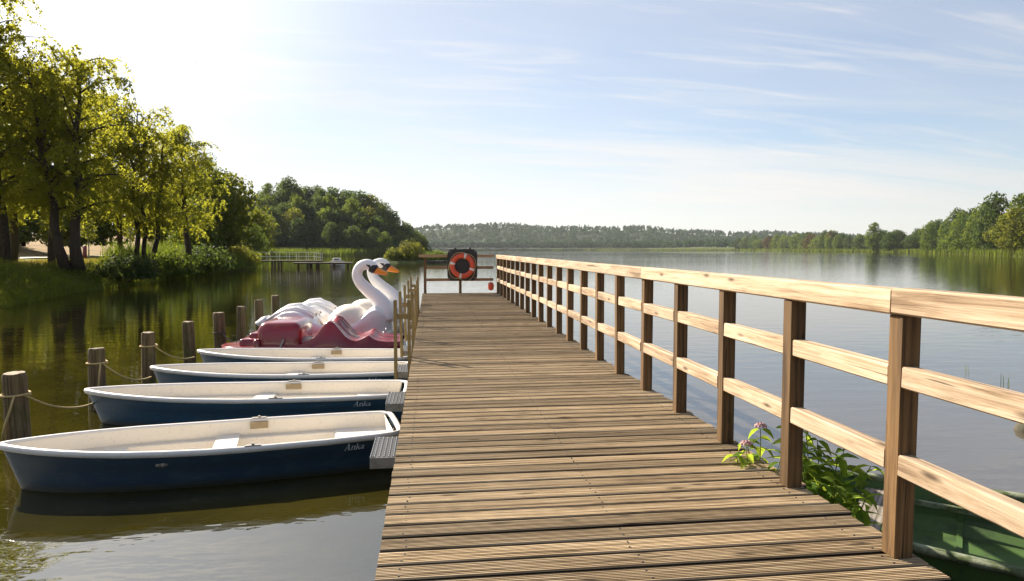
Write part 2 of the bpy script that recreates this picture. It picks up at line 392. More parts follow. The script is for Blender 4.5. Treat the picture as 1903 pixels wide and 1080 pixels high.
def strip_land(name, shore, rows, m, jitter=.0, sub=1):
    """shore: list of ((x,y), (nx,ny)); rows: (distance inland, height)"""
    if sub > 1:
        s2 = []
        for (a, na), (b, nb) in zip(shore, shore[1:]):
            for k in range(sub):
                f = k/sub; s2.append(((a[0]+(b[0]-a[0])*f, a[1]+(b[1]-a[1])*f), (na[0]+(nb[0]-na[0])*f, na[1]+(nb[1]-na[1])*f)))
        shore = s2 + [shore[-1]]
    r = random.Random(5); mb = MB(); secs = []
    for p, n in shore:
        j = r.uniform(-1, 1)*jitter
        secs.append([(p[0]+n[0]*(d + j*(1 if d < 6 else .2)), p[1]+n[1]*(d + j*(1 if d < 6 else .2)), z + (r.uniform(-.08,.08) if d > 2 else 0)) for d, z in rows])
    mb.loft(secs)
    o = mb.build(name, m, smooth=True); return tag(o, kind='structure')
# left bank: shoreline, inland normals
LB = [((-9,-60),(-1,0)), ((-13,0),(-1,0)), ((-16.2,20),(-1,.1)), ((-17,29),(-1,.1)), ((-18.8,38),(-1,.12)), ((-19.4,52),(-1,.05)),
      ((-20.4,70),(-1,0)), ((-22.0,90),(-1,.1)), ((-28,108),(-.8,.5)), ((-38,140),(-1,.15)), ((-42,185),(-.7,.6)), ((-36,212),(-.25,.95)),
      ((-18,226),(-.1,1)), ((-6,236),(-.25,1)), ((0,262),(-.7,.6)), ((-4,330),(-1,.2))]
LROWS = [(-2,-1.3), (0,-.9), (1.2,-.35), (3,.3), (5,.42), (12,.44), (19,.5), (22,.62), (30,2.0), (34,2.2), (60,2.6), (120,5), (260,9)]
strip_land('left_bank', LB, LROWS, M['lawn'], .35, 4)

def sheet(name, rows, m, kind='structure'):
    mb = MB(); mb.loft(rows); return tag(mb.build(name, m, smooth=True), kind=kind)
# path along the left bank, 20 to 22.5 m from the water
pr = []
for y in np.linspace(0, 112, 40):
    x = np.interp(y, [p[0][1] for p in LB[:9]], [p[0][0] for p in LB[:9]])
    pr.append([(x - 16.2, y, .60), (x - 18.8, y, .63)])
sheet('footpath', pr, M['concrete'])

# far left wooded rise
RISE = [((-48,150),(-.8,.6)), ((-52,190),(-.6,.8)), ((-40,222),(-.2,1)), ((-20,236),(0,1)), ((-4,248),(.1,1)), ((3,266),(.3,1)), ((5,300),(.3,1))]
# right shore and far shore
RB = [((120,30),(1,-.4)), ((140,100),(1,-.3)), ((167,175),(.9,.4)), ((225,270),(.8,.6)), ((292,383),(.8,.6)), ((372,560),(.85,.5)), ((440,800),(.9,.4)),
      ((470,1020),(.9,.45)), ((420,1250),(.4,.9)), ((300,1370),(.15,1)), ((100,1400),(0,1)), ((-120,1400),(0,1)), ((-420,1350),(-.2,1))]
strip_land('right_bank', RB, [(-3,-1.4), (0,-.95), (3,-.4), (8,.2), (20,.7), (60,1.6), (160,4), (420,10)], M['meadow'], 1.5, 5)
HP = [(-700,62),(-300,62),(-21,54),(80,57),(170,61),(253,63),(330,60),(414,57),(562,55),(780,48),(882,45),(1100,38),(1400,34),(2000,34)]
hr = []
for x in np.linspace(-900, 2200, 90):
    h = np.interp(x, [p[0] for p in HP], [p[1] for p in HP]) + 3*math.sin(x*.013) + 2*math.sin(x*.031+1)
    hr.append([(x*.70, 1395, -.5), (x*.74, 1480, 3), (x*.8, 1580, h*.2), (x*.88, 1720, h*.52), (x*.95, 1850, h*.85), (x, 1990, h), (x*1.02, 2080, h*.8)])
sheet('hills', hr, M['hill'])

# ------------------------------------------------------------------ jetty
DX0, DX1, PITCH, Y0 = -.245, 2.215, .148, -1.2
NPL = 157
YEND = Y0 + NPL*PITCH
jet = thing('wooden_jetty', 'long weathered wooden jetty of ribbed planks leading out over the lake', 'jetty')
def plank_mesh(k):
    r = random.Random(k); wv = .0622; ng = 8; gd = .011
    prof = [(-wv,-.028), (-wv,-.007)]
    st = 2*(wv-.006)/ng
    for g in range(ng):
        y = -wv + .006 + g*st
        prof += [(y + st*.10, 0), (y + st*.54, 0 - r.uniform(0,.0008)), (y + st*.66, -gd), (y + st*.94, -gd)]
    prof += [(wv-.004, 0), (wv,-.004), (wv,-.028)]
    L0 = DX0 + r.uniform(-.003,.003); L1 = DX1 + r.uniform(-.02,.03)
    secs = []
    for i, x in enumerate(np.linspace(L0, L1, 3)):
        dz = r.uniform(-.0015,.0015); secs.append([(x, a, b + dz) for a, b in prof])
    mb = MB(); mb.loft(secs)
    n = len(prof); mb.f.append(tuple(reversed(range(n)))); mb.f.append(tuple(range(2*n, 3*n)))
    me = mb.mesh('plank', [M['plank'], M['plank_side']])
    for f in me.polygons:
        if abs(f.normal.y) > .75 and f.area > .02 or abs(f.normal.x) > .9 or f.center.z < -.0095 or f.normal.y < -.4: f.material_index = 1  # groove floors and viewer-facing slopes get the dark tone too, as painted shade
    return me
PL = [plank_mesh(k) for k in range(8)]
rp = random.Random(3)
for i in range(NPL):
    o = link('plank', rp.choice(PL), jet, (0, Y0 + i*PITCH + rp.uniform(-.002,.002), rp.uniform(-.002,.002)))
    o.rotation_euler = (R(rp.uniform(-.35,.35)), R(rp.uniform(-.05,.05)), R(.35 + rp.uniform(-.12,.12)))
for x in (-.12, .95, 2.05):
    MB().bar((x, Y0-.05, -.11), (x, YEND-.1, -.11), .09, .15).build('beam', M['beam'], jet)
for i in range(13):
    y = 1.2 + i*1.72
    MB().bar((-.2, y, -.25), (2.17, y, -.25), .11, .12).build('cross_beam', M['beam'], jet)
    for x in (.0, 1.95):
        MB().tube([(x,y,-1.6),(x,y,-.3)], .085, 10).build('support_pile', M['pile'], jet, True)

mb = MB()
for i in range(NPL):
    for x in (-.135, .94, 2.06):
        for dy in (-.035, .03):
            cx_ = x + rp.uniform(-.012,.012); cy_ = Y0 + i*PITCH + dy + rp.uniform(-.006,.006) + cx_*.006
            mb.tube([(cx_,cy_,-.004),(cx_,cy_,.0022)], .0048, 6)
tag(mb.build('screw_heads', M['grate'], jet), kind='stuff')

# side railing
rail = thing('wooden_railing', 'long wooden railing with square brown posts and pale rails along right side of jetty', 'railing')
PX = 2.139; SP = .93; PY0 = 2.853 - 2*SP
def post_mesh(k, h0, h1):
    mb = MB(); mb.bar((0,0,h0), (0,0,h1), .093, .093, .005); return mb.mesh('post', M['post'])
PM = post_mesh(0, -.001, 1.11); NP = 23
ry = []
for i in range(NP):
    y = PY0 + i*SP
    if y > YEND - .1: break
    ry.append(y)
    o = link('post', PM, rail, (PX + rp.uniform(-.006,.006), y, 0)); o.rotation_euler = (R(rp.uniform(-.5,.5)), R(rp.uniform(-.4,.4)), R(rp.uniform(-2,2)))
    for zz in (.83,.433):
        if i + 1 < NP and y + SP < YEND - .1:
            mb = MB(); L = SP - .098
            mb.bar((0,-L/2,0), (0,L/2,0), .072, .098, .007)
            q = mb.build('rail', M['rail'], rail, loc=(PX - .008 + rp.uniform(-.004,.004), y + SP/2, zz + rp.uniform(-.004,.004)))
            q.rotation_euler = (R(rp.uniform(-.3,.3)), R(rp.uniform(-1.5,1.5)), 0)
tl = [PY0 - .3] + [ry[i] + .01 for i in range(2, len(ry), 4)] + [ry[-1] + .06]
for a, b in zip(tl, tl[1:]):
    mb = MB(); L = b - a - .006
    mb.bar((0,-L/2,0), (0,L/2,0), .10, .118, .009)
    q = mb.build('top_rail', M['rail'], rail, loc=(PX - .014, (a+b)/2, 1.1735 + rp.uniform(-.003,.003))); q.rotation_euler = (0, R(rp.uniform(-1,1)), R(rp.uniform(-.1,.1)))
# end railing
YE = YEND - .16
er = thing('end_railing', 'low brown wooden railing closing off the far end of the jetty', 'railing')
for x in (-.16, .955):
    MB().bar((0,0,-.001), (0,0,1.145), .085, .085, .004).build('post', M['post'], er, loc=(x, YE, 0))
for z in (.82, .435):
    for x0, x1 in ((-.115, .911), (.999, 2.02)):
        L = x1 - x0; MB().bar((-L/2,0,0), (L/2,0,0), .05, .09, .005).build('rail', M['rail_x'], er, loc=((x0+x1)/2, YE, z))
MB().bar((-1.2,0,0), (1.2,0,0), .10, .09, .006).build('top_rail', M['rail_x'], er, loc=(.84, YE, 1.192))

# lifebuoy board and lifebuoy
def rrect(w, h, r, n=6):
    p = []
    for cx, cy, a0 in ((w/2-r, h/2-r, 0), (-w/2+r, h/2-r, 90), (-w/2+r, -h/2+r, 180), (w/2-r, -h/2+r, 270)):
        for k in range(n+1):
            a = R(a0 + 90*k/n); p.append((cx + r*math.cos(a), cy + r*math.sin(a)))
    return p
BX, BZ = 1.02, .905
bd = thing('lifebuoy_board', 'black square board with rounded corners on far railing behind the lifebuoy', 'board', (BX, YE-.06, BZ))
mb = MB(); pr_ = rrect(.95, 1.0, .16)
mb.loft([[(x,.0,z) for x,z in pr_], [(x,-.03,z) for x,z in pr_], [(x*.985,-.036,z*.985) for x,z in pr_]], closed=True, caps=True)
mb.build('panel', M['board'], bd)
for sx in (-.22, .25): MB().box((sx,-.016,.52), (.06,.05,.05)).build('hook', M['board'], bd)
for sx, sz in ((-.40,.42),(.40,.42),(-.40,-.42),(.40,-.42)): MB().tube([(sx,-.036,sz),(sx,-.046,sz)], .018, 8).build('bolt', M['steel'], bd)
lb = thing('lifebuoy', 'orange ring lifebuoy with white bands and hanging cord on black board', 'lifebuoy', (BX+.0, YE-.155, BZ-.03))
def torus(mb, R0, r0, a0, a1, n, m=12):
    secs = []
    for i in range(n+1):
        a = a0 + (a1-a0)*i/n
        secs.append([((R0 + r0*math.cos(2*math.pi*k/m))*math.cos(a), r0*1.0*math.sin(2*math.pi*k/m), (R0 + r0*math.cos(2*math.pi*k/m))*math.sin(a)) for k in range(m)])
    return mb.loft(secs, closed=True)
torus(MB(), .32, .082, 0, 2*math.pi, 40).build('ring', M['buoy'], lb, True)
for a in (75, 165, 258, 340):
    torus(MB(), .32, .087, R(a-6), R(a+6), 4).build('band', M['white'], lb, True)
cp = []
for k in range(41):
    a = R(75 + 360*k/40); s_ = abs(math.sin(2*(a - R(75)))); cp.append(((.41 + .035*s_)*math.cos(a), -.03, (.41 + .035*s_)*math.sin(a) - .06*s_*(math.sin(a) < 0)))
MB().tube(cp, .009, 5, False).build('grab_line', M['rope'], lb)
fl = thing('marker_float', 'small faded red float hanging at the corner post of far railing', 'float', (1.93, YE-.12, .22))
MB().tube([(0,0,-.13),(0,0,-.10),(0,0,0),(0,0,.10),(0,0,.13)], [.03,.085,.10,.085,.03], 12).build('body', M['buoy'], fl, True)
MB().tube([(0,0,.13),(0,.02,.35)], .008, 5).build('cord', M['rope_dark'], fl)

# ------------------------------------------------------------------ boarding steps and handrail gates
SX0, SX1 = -.475, -.262
def step(y, label):
    st = thing('boarding_step', label, 'step', (0, y, -.2), 0, 'metal steps on left edge of jetty')
    MB().box(((SX0+SX1)/2, .005, -.045), (SX1-SX0, .008, .085)).build('front_plate', M['steel'], st)
    MB().box(((SX0+SX1)/2, .58, -.045), (SX1-SX0, .008, .085)).build('back_plate', M['steel'], st)
    n = 5; wv = (SX1 - SX0 - .03)/n
    for k in range(n):
        cx_ = SX0 + .03 + wv*(k+.5)
        MB().box((cx_, .293, -.012), (wv-.008, .562, .016)).build('slat', M['grate'], st)
        mb = MB()
        for j in range(11): mb.box((cx_ - wv/2 + .004, .035 + j*.052, 0), (.006, .032, .010))
        tag(mb.build('grip_teeth', M['bright_steel'], st), kind='stuff')
    MB().box((SX0+.013, .293, -.008), (.022, .566, .022)).build('nosing', M['bright_steel'], st)
    mb = MB()
    for j in range(13): mb.box((SX0+.013, .03 + j*.044, .006), (.014, .02, .008))
    tag(mb.build('nosing_perforation', M['grate'], st), kind='stuff')
    MB().bar((SX1-.03, .1, -.07), (-.2, .1, -.12), .03, .05).build('bracket', M['steel'], st)
    MB().bar((SX1-.03, .48, -.07), (-.2, .48, -.12), .03, .05).build('bracket', M['steel'], st)
    return st
STEP_L = ['ribbed metal step beside stern of nearest blue rowboat', 'ribbed metal step beside stern of second nearest blue rowboat',
          'metal step under the nearest pair of tall handrail bars', 'metal step under the second nearest pair of tall handrail bars',
          'metal step under the middle pair of the five tall handrail bars', 'metal step under the second farthest pair of handrail bars', 'metal step under the farthest pair of tall handrail bars']
GATE_L = ['brassy two-bar handrail nearest to the viewer with crosspiece', 'second nearest brassy two-bar handrail on jetty edge', 'middle one of five brassy two-bar handrails on jetty edge',
          'fourth brassy two-bar handrail from viewer beside swan boats', 'farthest brassy two-bar handrail on the jetty edge']
for i in range(7):
    y = 5.28 + 1.868*i
    step(y, STEP_L[i])
    if i >= 2:
        g = thing('handrail_gate', GATE_L[i-2], 'handrail', (0, y - .03, -.2), R(rp.uniform(-2,2)), 'two-bar handrails on left jetty edge')
        for x in (SX0+.02, SX1-.015):
            MB().bar((0,0,-.09), (0,0,.95), .045, .045, .003).build('bar', M['brass'], g, loc=(x, -.022, 0)).rotation_euler = (R(rp.uniform(-.8,.8)), R(rp.uniform(-1.2,.3)), 0)
        MB().box(((SX0+SX1)/2, -.022, .735), (SX1-SX0-.07, .012, .07)).build('crosspiece', M['brass'], g)

# ------------------------------------------------------------------ mooring piles and ropes
PN = ['thick mossy mooring pile nearest the viewer at left edge', 'second nearest mooring pile behind bow of second rowboat', 'third mooring pile left of the second-farthest rowboat',
      'fourth mooring pile standing beside bow of fourth rowboat', 'fifth mooring pile left of the red pedal boat bow', 'sixth mooring pile beyond the red pedal boat',
      'second farthest mooring pile next to tail of near swan boat', 'farthest mooring pile behind tail of near swan boat']
for i, (x, y, z, r0) in enumerate([(-4.72,8.34,0,.122),(-4.73,10.3,.0,.108),(-4.69,12.0,.02,.105),(-4.69,13.9,0,.112),(-4.65,15.7,.01,.118),(-4.70,17.7,-.02,.108),(-4.71,19.5,.01,.112),(-4.70,21.5,0,.112)]):
    p = thing('mooring_pile', PN[i], 'mooring pile', (x, y, z), R(rp.uniform(0,360)), 'wooden mooring piles in the water')
    p.rotation_euler[0] = R(rp.uniform(-2,2)); p.rotation_euler[1] = R(rp.uniform(-2,2))
    rr = random.Random(i); n = 18; secs = []
    rad = [1 + rr.uniform(-.05,.05) for _ in range(n)]
    for z_, f in ((-1.7,1.06),(-.9,1.04),(-.4,1.0),(-.1,.98),(-.025,.96),(0,.86)):
        secs.append([(r0*f*rad[k]*math.cos(2*math.pi*k/n), r0*f*rad[k]*math.sin(2*math.pi*k/n), z_ + (rr.uniform(-.006,.006) if z_ > -.2 else 0)) for k in range(n)])
    MB().loft(secs, closed=True).build('shaft', M['pile'], p, True)
    mb = MB(); mb.add(secs[-1] + [(0,0,.006)], [(k, (k+1) % n, n) for k in range(n)]); mb.build('cut_top', M['pile_top'], p)
def sag(a, b, s, n=14):
    a = Vector(a); b = Vector(b); return [a.lerp(b, k/n) - Vector((0,0,s*4*(k/n)*(1-k/n))) for k in range(n+1)]
def wrap(x, y, z, r=.128, turns=1.2):
    return [(x + r*math.cos(2*math.pi*t), y + r*math.sin(2*math.pi*t), z + .02*t) for t in np.linspace(0, turns, 18)]
def rope(pts, m, label, loops=()):
    o = thing('mooring_rope', label, 'rope', (0,0,0), 0, 'mooring ropes on the piles')
    MB().tube(pts, .013, 6).build('line', m, o, True)
    for q in loops: MB().tube(q, .013, 6).build('loop', m, o, True)
rope(sag((-4.60,8.30,-.25), (-4.37,9.40,-.60), .10), M['rope'], 'slack yellow rope from nearest pile to bow of second rowboat', [wrap(-4.72,8.34,-.26,.142), [(-4.66,8.21,-.24),(-4.70,8.195,-.4),(-4.76,8.19,-.58),(-4.80,8.2,-.75)]])
rope(sag((-4.62,10.25,-.22), (-4.33,11.14,-.58), .12), M['rope'], 'yellow rope from second pile to bow of third rowboat', [wrap(-4.73,10.3,-.22), [(-4.64,10.2,-.2),(-4.66,10.19,-.4),(-4.68,10.19,-.62)]])
rope(sag((-4.58,11.98,-.22), (-4.27,12.92,-.55), .10), M['rope'], 'yellow rope from third pile to bow of fourth rowboat', [wrap(-4.69,12.0,-.22)])
rope(sag((-4.55,15.6,-.45), (-4.05,14.85,-.55), .04), M['rope_dark'], 'thin dark rope from fifth pile to red pedal boat', [wrap(-4.65,15.7,-.45,.136)])

# ------------------------------------------------------------------ rowing boats
BL = 3.98
WS = [(0,.44),(.02,.475),(.06,.50),(.2,.55),(.4,.575),(.55,.56),(.7,.49),(.8,.40),(.88,.29),(.94,.18),(.975,.095),(.993,.04),(1,.0)]
def bw(s): return float(np.interp(s, [a for a,_ in WS], [b for _,b in WS]))
def sheer(s): return .365 + .075*max(0, s-.45)**1.6*2.4 + .02*max(0,.2-s)
SS = [0,.02,.06,.13,.2,.3,.4,.5,.6,.7,.78,.84,.89,.93,.96,.98,.993,1]
def half_out(s):
    w_ = bw(s); z = sheer(s); k = min(1, (1-s)/.16)**.6
    pts = [(w_*.985, z-.005), (w_*.965, z-.13), (w_*.94, z-.14), (w_*.90, z-.25), (w_*.84, .0), (w_*.6, -.10*k), (0, -.13*k)]
    return [(BL*s - .42*max(0, (z-q[1]))*max(0,s-.6)**1.0*2.2, q[0], q[1]) for q in pts]
def half_in(s):
    w_ = max(bw(s) - .035, 0.0); z = sheer(s); fl_ = .045
    a = max(w_ - .11, 0); b = max(w_ - .14, 0)
    pts = [(w_, z), (w_*.985, z-.15), (a, z-.155), (a*.98, z-.165), (b, fl_+.02), (b*.6, fl_), (0, fl_)]
    return [(BL*s - .42*max(0,(z-q[1]))*max(0,s-.6)*2.2 - .05*max(0,s-.6), q[0], q[1]) for q in pts]
def mirror(h): return h + [(x,-y,z) for x,y,z in reversed(h[:-1])]
def letters():
    """slanted serif letters of one word as thin raised strokes, drawn in a 1-high box"""
    mb = MB(); T = .06
    def poly(p, dx):
        q = [(x + dx + .24*y, y) for x, y in p]; n = len(q)
        mb.add([(x,0,y) for x,y in q] + [(x,T,y) for x,y in q], [tuple(range(n))] + [tuple(reversed(range(n, 2*n)))] + [(i,(i+1)%n,n+(i+1)%n,n+i) for i in range(n)])
    def stroke(pts, wd, dx):
        for i in range(len(pts)-1):
            (x0,y0),(x1,y1) = pts[i], pts[i+1]; w0 = wd[i]/2; w1 = wd[i+1]/2
            l = math.hypot(x1-x0, y1-y0); nx, ny = -(y1-y0)/l, (x1-x0)/l
            poly([(x0-nx*w0,y0-ny*w0),(x1-nx*w1,y1-ny*w1),(x1+nx*w1,y1+ny*w1),(x0+nx*w0,y0+ny*w0)], dx)
    # A
    poly([(.02,0),(.08,0),(.36,1),(.30,1)], 0); poly([(.50,0),(.66,0),(.42,1),(.28,1)], 0); poly([(.16,.32),(.56,.32),(.55,.38),(.18,.38)], 0)
    poly([(-.06,0),(.18,0),(.18,.045),(-.06,.045)], 0); poly([(.42,0),(.74,0),(.74,.045),(.42,.045)], 0)
    # n
    poly([(0,0),(.12,0),(.12,.62),(0,.62)], .84); stroke([(.11,.45),(.22,.60),(.34,.62),(.42,.50),(.42,.0)], [.05,.07,.09,.12,.12], .84)
    poly([(-.06,.58),(.12,.58),(.12,.63),(-.06,.63)], .84); poly([(-.06,0),(.18,0),(.18,.045),(-.06,.045)], .84); poly([(.30,0),(.54,0),(.54,.045),(.30,.045)], .84)
    # k
    poly([(0,0),(.12,0),(.12,1),(0,1)], 1.46); stroke([(.10,.28),(.44,.62)], [.05,.06], 1.46); stroke([(.20,.40),(.50,.0)], [.12,.13], 1.46)
    poly([(-.06,.955),(.12,.955),(.12,1),(-.06,1)], 1.46); poly([(-.06,0),(.18,0),(.18,.045),(-.06,.045)], 1.46); poly([(.34,.585),(.56,.585),(.56,.63),(.34,.63)], 1.46)
    # a
    stroke([(.06,.5),(.16,.61),(.28,.60),(.34,.48),(.34,.08),(.40,.02),(.48,.06)], [.08,.06,.08,.12,.12,.07,.04], 2.04)
    stroke([(.34,.36),(.14,.30),(.04,.17),(.12,.04),(.24,.05),(.34,.16)], [.05,.07,.11,.09,.06,.05], 2.04)
    return mb
def rowboat(stern, bow, label, named=True, sun_patch=False, hm='hull_bright', lx=1.0):
    a = Vector((*stern, WATER)); d = Vector((*bow, WATER)) - a
    b = thing('rowing_boat', label, 'rowing boat', a, math.atan2(d.y, d.x), 'blue rowing boats moored along the jetty')
    mb = MB(); mb.loft([mirror(half_out(s)) for s in SS]); mb.f.append(tuple(range(13))); mb.build('hull', M[hm], b, True)
    o = b.children[-1]; o.data.shade_auto_smooth(angle=R(28)) if hasattr(o.data, 'shade_auto_smooth') else None
    mb = MB(); mb.loft([mirror(half_in(s)) for s in [.012] + SS[1:-1] + [.997]]); mb.f.append(tuple(range(13))); mb.build('liner', M['cream'], b)
    # gunwale: rounded rim swept round the sheer
    path = [(BL*s, bw(s), sheer(s)) for s in SS[1:-1]] + [(BL, 0, sheer(1))] + [(BL*s, -bw(s), sheer(s)) for s in reversed(SS[1:-1])]
    path += [(-.012, -.42, sheer(0)), (-.03, -.30, sheer(0)), (-.035, 0, sheer(0)), (-.03, .30, sheer(0)), (-.012, .42, sheer(0))]
    secs = []; n = len(path)
    for i, p in enumerate(path):
        q0 = Vector(path[i-1]); q1 = Vector(path[(i+1) % n]); t = (q1-q0); t.z = 0; t.normalize(); o_ = Vector((t.y,-t.x,0)) * -1
        secs.append([Vector(p) + o_*u + Vector((0,0,v)) for u, v in ((-.022,-.03),(.0,-.042),(.028,-.03),(.034,.0),(.026,.018),(.0,.026),(-.024,.018),(-.034,0))])
    MB().loft(secs, closed=True, wrap=True).build('gunwale', M['white'], b, True)
    z = sheer(.5) - .145
    yw = bw(.5) - .04
    MB().box((BL*.47, 0, z), (.25, 2*yw, .03)).build('thwart', M['white'], b)
    # stern seat: box with a rounded front edge
    zs = sheer(0) - .15; f0 = .66
    mb = MB(); mb.loft([[(.02, y_, zs) for y_ in (-.41,-.2,0,.2,.41)], [(.09, y_*1.08, zs) for y_ in (-.41,-.2,0,.2,.41)], [(f0-.02, y_*1.21, zs+.002) for y_ in (-.41,-.2,0,.2,.41)], [(f0, y_*1.21, zs-.015) for y_ in (-.41,-.2,0,.2,.41)], [(f0+.02, y_*.95, .045) for y_ in (-.41,-.2,0,.2,.41)]])
    mb.build('stern_seat', M['white'], b, True); b.children[-1].data.shade_flat() if hasattr(bpy.types.Mesh, 'shade_flat') else None
    mb = MB(); rows = []
    for s in (.74,.8,.87,.93,.97): rows.append([(BL*s - .05, y_*max(bw(s)-.045,.004), sheer(s)-.16) for y_ in (-1,-.5,0,.5,1)])
    rows.insert(0, [(BL*.735 - .05, p[1]*.8, .045) for p in rows[0]])
    mb.loft(rows); mb.build('bow_locker', M['white'], b)
    for sg in (-1, 1):
        s = .385
        MB().box((BL*s, sg*(bw(s)-.052), sheer(s)-.045), (.20, .030, .075)).build('oarlock_block', M['pad'], b)
        op = MB().box((BL*s, sg*(bw(s)-.004), sheer(s)+.028), (.16, .045, .008)).build('oarlock_plate', M['steel'], b)
        MB().tube([(BL*s, sg*(bw(s)-.004), sheer(s)+.03), (BL*s, sg*(bw(s)-.004), sheer(s)+.048)], .016, 8).build('oarlock_socket', M['steel'], op)
    MB().box((.016, .12, sheer(0)-.085), (.02, .05, .09)).build('transom_handle', M['grey_wood'], b)
    MB().box((.03, -.1, sheer(0)-.08), (.012, .02, .05)).build('drain_hole', M['black'], b)
    if named:
        mb = letters(); sc_ = .066
        # on the port side, which faces the viewer; reads from bow to stern
        q = mb.build('name_lettering', M['letter'], b, loc=(.62, 0, 0))
        s0 = .62/BL; q.location = (.60, bw(.60/BL)*.975 + .007, sheer(.1) - .118)
        q.scale = (sc_*1.25, sc_*.1, sc_); q.rotation_euler = (R(5), 0, R(180) + math.atan2(bw(.125)-bw(.06), BL*.065)*1.0)
    if sun_patch:
        MB().tube([(-.045,0,0),(.0,.004,.0),(.07,0,0)], [.006,.022,.014], 6).build('sunlit_patch', M['grey_wood'], b, loc=(BL*.60, bw(.60)*.965, sheer(.6)-.115))  # sunlit spot on the hull side, modelled as a small raised piece
    MB().tube([(BL*.985-.10, 0, .18),(BL*.985-.06,0,.165),(BL*.985-.085,0,.15)], .012, 6).build('bow_eye', M['steel'], b)
    b.scale = (lx, 1, 1)
    return b
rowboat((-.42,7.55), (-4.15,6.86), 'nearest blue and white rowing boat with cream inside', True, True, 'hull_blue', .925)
rowboat((-.37,9.42), (-4.42,9.47), 'second nearest blue rowing boat, bow tied to nearest pile', lx=1.035)
rowboat((-.36,11.05), (-4.36,11.2), 'third blue rowing boat from the viewer, stern under first handrail bars')
rowboat((-.36,12.5), (-4.32,12.95), 'farthest blue rowing boat lying against the red pedal boat', False, lx=.97)

# ------------------------------------------------------------------ red pedal boat
rb = thing('pedal_boat', 'glossy dark red pedal boat with paddle box and ridged seats', 'pedal boat', (-.60, 14.65, WATER+.07), R(-1))
def smoothstep(a, b, x): t = min(1, max(0, (x-a)/(b-a))); return t*t*(3-2*t)
prof = [(-3.66,.23),(-3.5,.25),(-3.25,.26),(-2.9,.27),(-2.0,.30),(-1.93,.33),(-1.8,.38),(-1.68,.48),(-1.58,.62),(-1.5,.72),(-1.42,.765),(-1.33,.73),(-1.22,.60),(-1.1,.45),(-1.0,.38),(-.88,.36),(-.78,.40),(-.66,.46),(-.60,.46),(-.56,.40),(-.45,.36),(-.3,.34),(0,.34)]
px_, pz_ = [p[0] for p in prof], [p[1] for p in prof]
rows = []
YS = [-.72,-.70,-.66,-.54,-.50,-.46,-.34,-.30,-.26,-.12,0,.12,.26,.30,.34,.46,.50,.54,.66,.70,.72]
RG = [0,.9,1,1,.84,.96,.96,.80,.95,.7,.5,.7,.95,.80,.96,.96,.84,1,1,.9,0]
for x in np.linspace(-3.66, 0, 84):
    e = math.sqrt(max(0.02, 1 - max(0, (-3.05 - x)/.62)**2)); base = .24; z = float(np.interp(x, px_, pz_))
    rows.append([(x, y*e, base + (z - base)*g if g > 0 else .2) for y, g in zip(YS, RG)])
MB().loft(rows).build('deck', M['red'], rb, True)
mb = MB(); secs = []
for x in np.linspace(-3.68, .02, 26):
    e = math.sqrt(max(0.02, 1 - max(0, (-3.05 - x)/.64)**2)); secs.append([(x, y*e, z) for y, z in ((-.75,.235),(-.765,.20),(-.74,.17),(-.66,-.05),(.66,-.05),(.74,.17),(.765,.20),(.75,.235))])
mb.loft(secs, closed=True, caps=True); mb.build('hull', M['red'], rb, True)
def rounded_block(x0, x1, y0, y1, z0, z1, r):
    mb = MB(); secs = []; cx_, cy_ = (x0+x1)/2, (y0+y1)/2; w_, h_ = x1-x0, y1-y0
    for f, z in ((0, z0), (0, z1-r), (.25, z1-r*.45), (.6, z1-r*.12), (1, z1)):
        secs.append([(cx_ + x, cy_ + y, z) for x, y in rrect(w_ - 2*r*f*.9, h_ - 2*r*f*.9, max(.03, r*(1-f*.5)), 4)])
    mb.loft(secs, closed=True); n = len(secs[-1]); mb.f.append(tuple(len(mb.v)-n+i for i in range(n))); return mb
pbx = rounded_block(-2.84, -1.97, -.70, .70, .2, .74, .16).build('paddle_box', M['red'], rb, True)
rounded_block(-3.24, -2.86, -.45, .55, .2, .39, .05).build('footwell_block', M['red'], rb, True)
rounded_block(-3.12, -2.86, -.2, .62, .38, .48, .05).build('footwell_block', M['red'], rb, True)
rounded_block(-2.9, -2.76, -.73, -.55, .2, .42, .06).build('bracket', M['red'], rb, True)
MB().tube([(-2.3,-.735,.42),(-2.28,-.78,.40),(-2.36,-.80,.24),(-2.38,-.78,.2)], .02, 6).build('crank', M['steel'], pbx, True)
for y in (-.3,.3): MB().tube([(-.05,y,.36),(-.35,y,.365),(-.38,y,.42),(-.36,y,.50)], .012, 6).build('grab_rail', M['bright_steel'], rb, True)
for y in (-.74,): MB().tube([(x, y, .24) for x in np.linspace(-3.0, -.02, 12)], .016, 6).build('fender_strip', M['red'], rb, True)

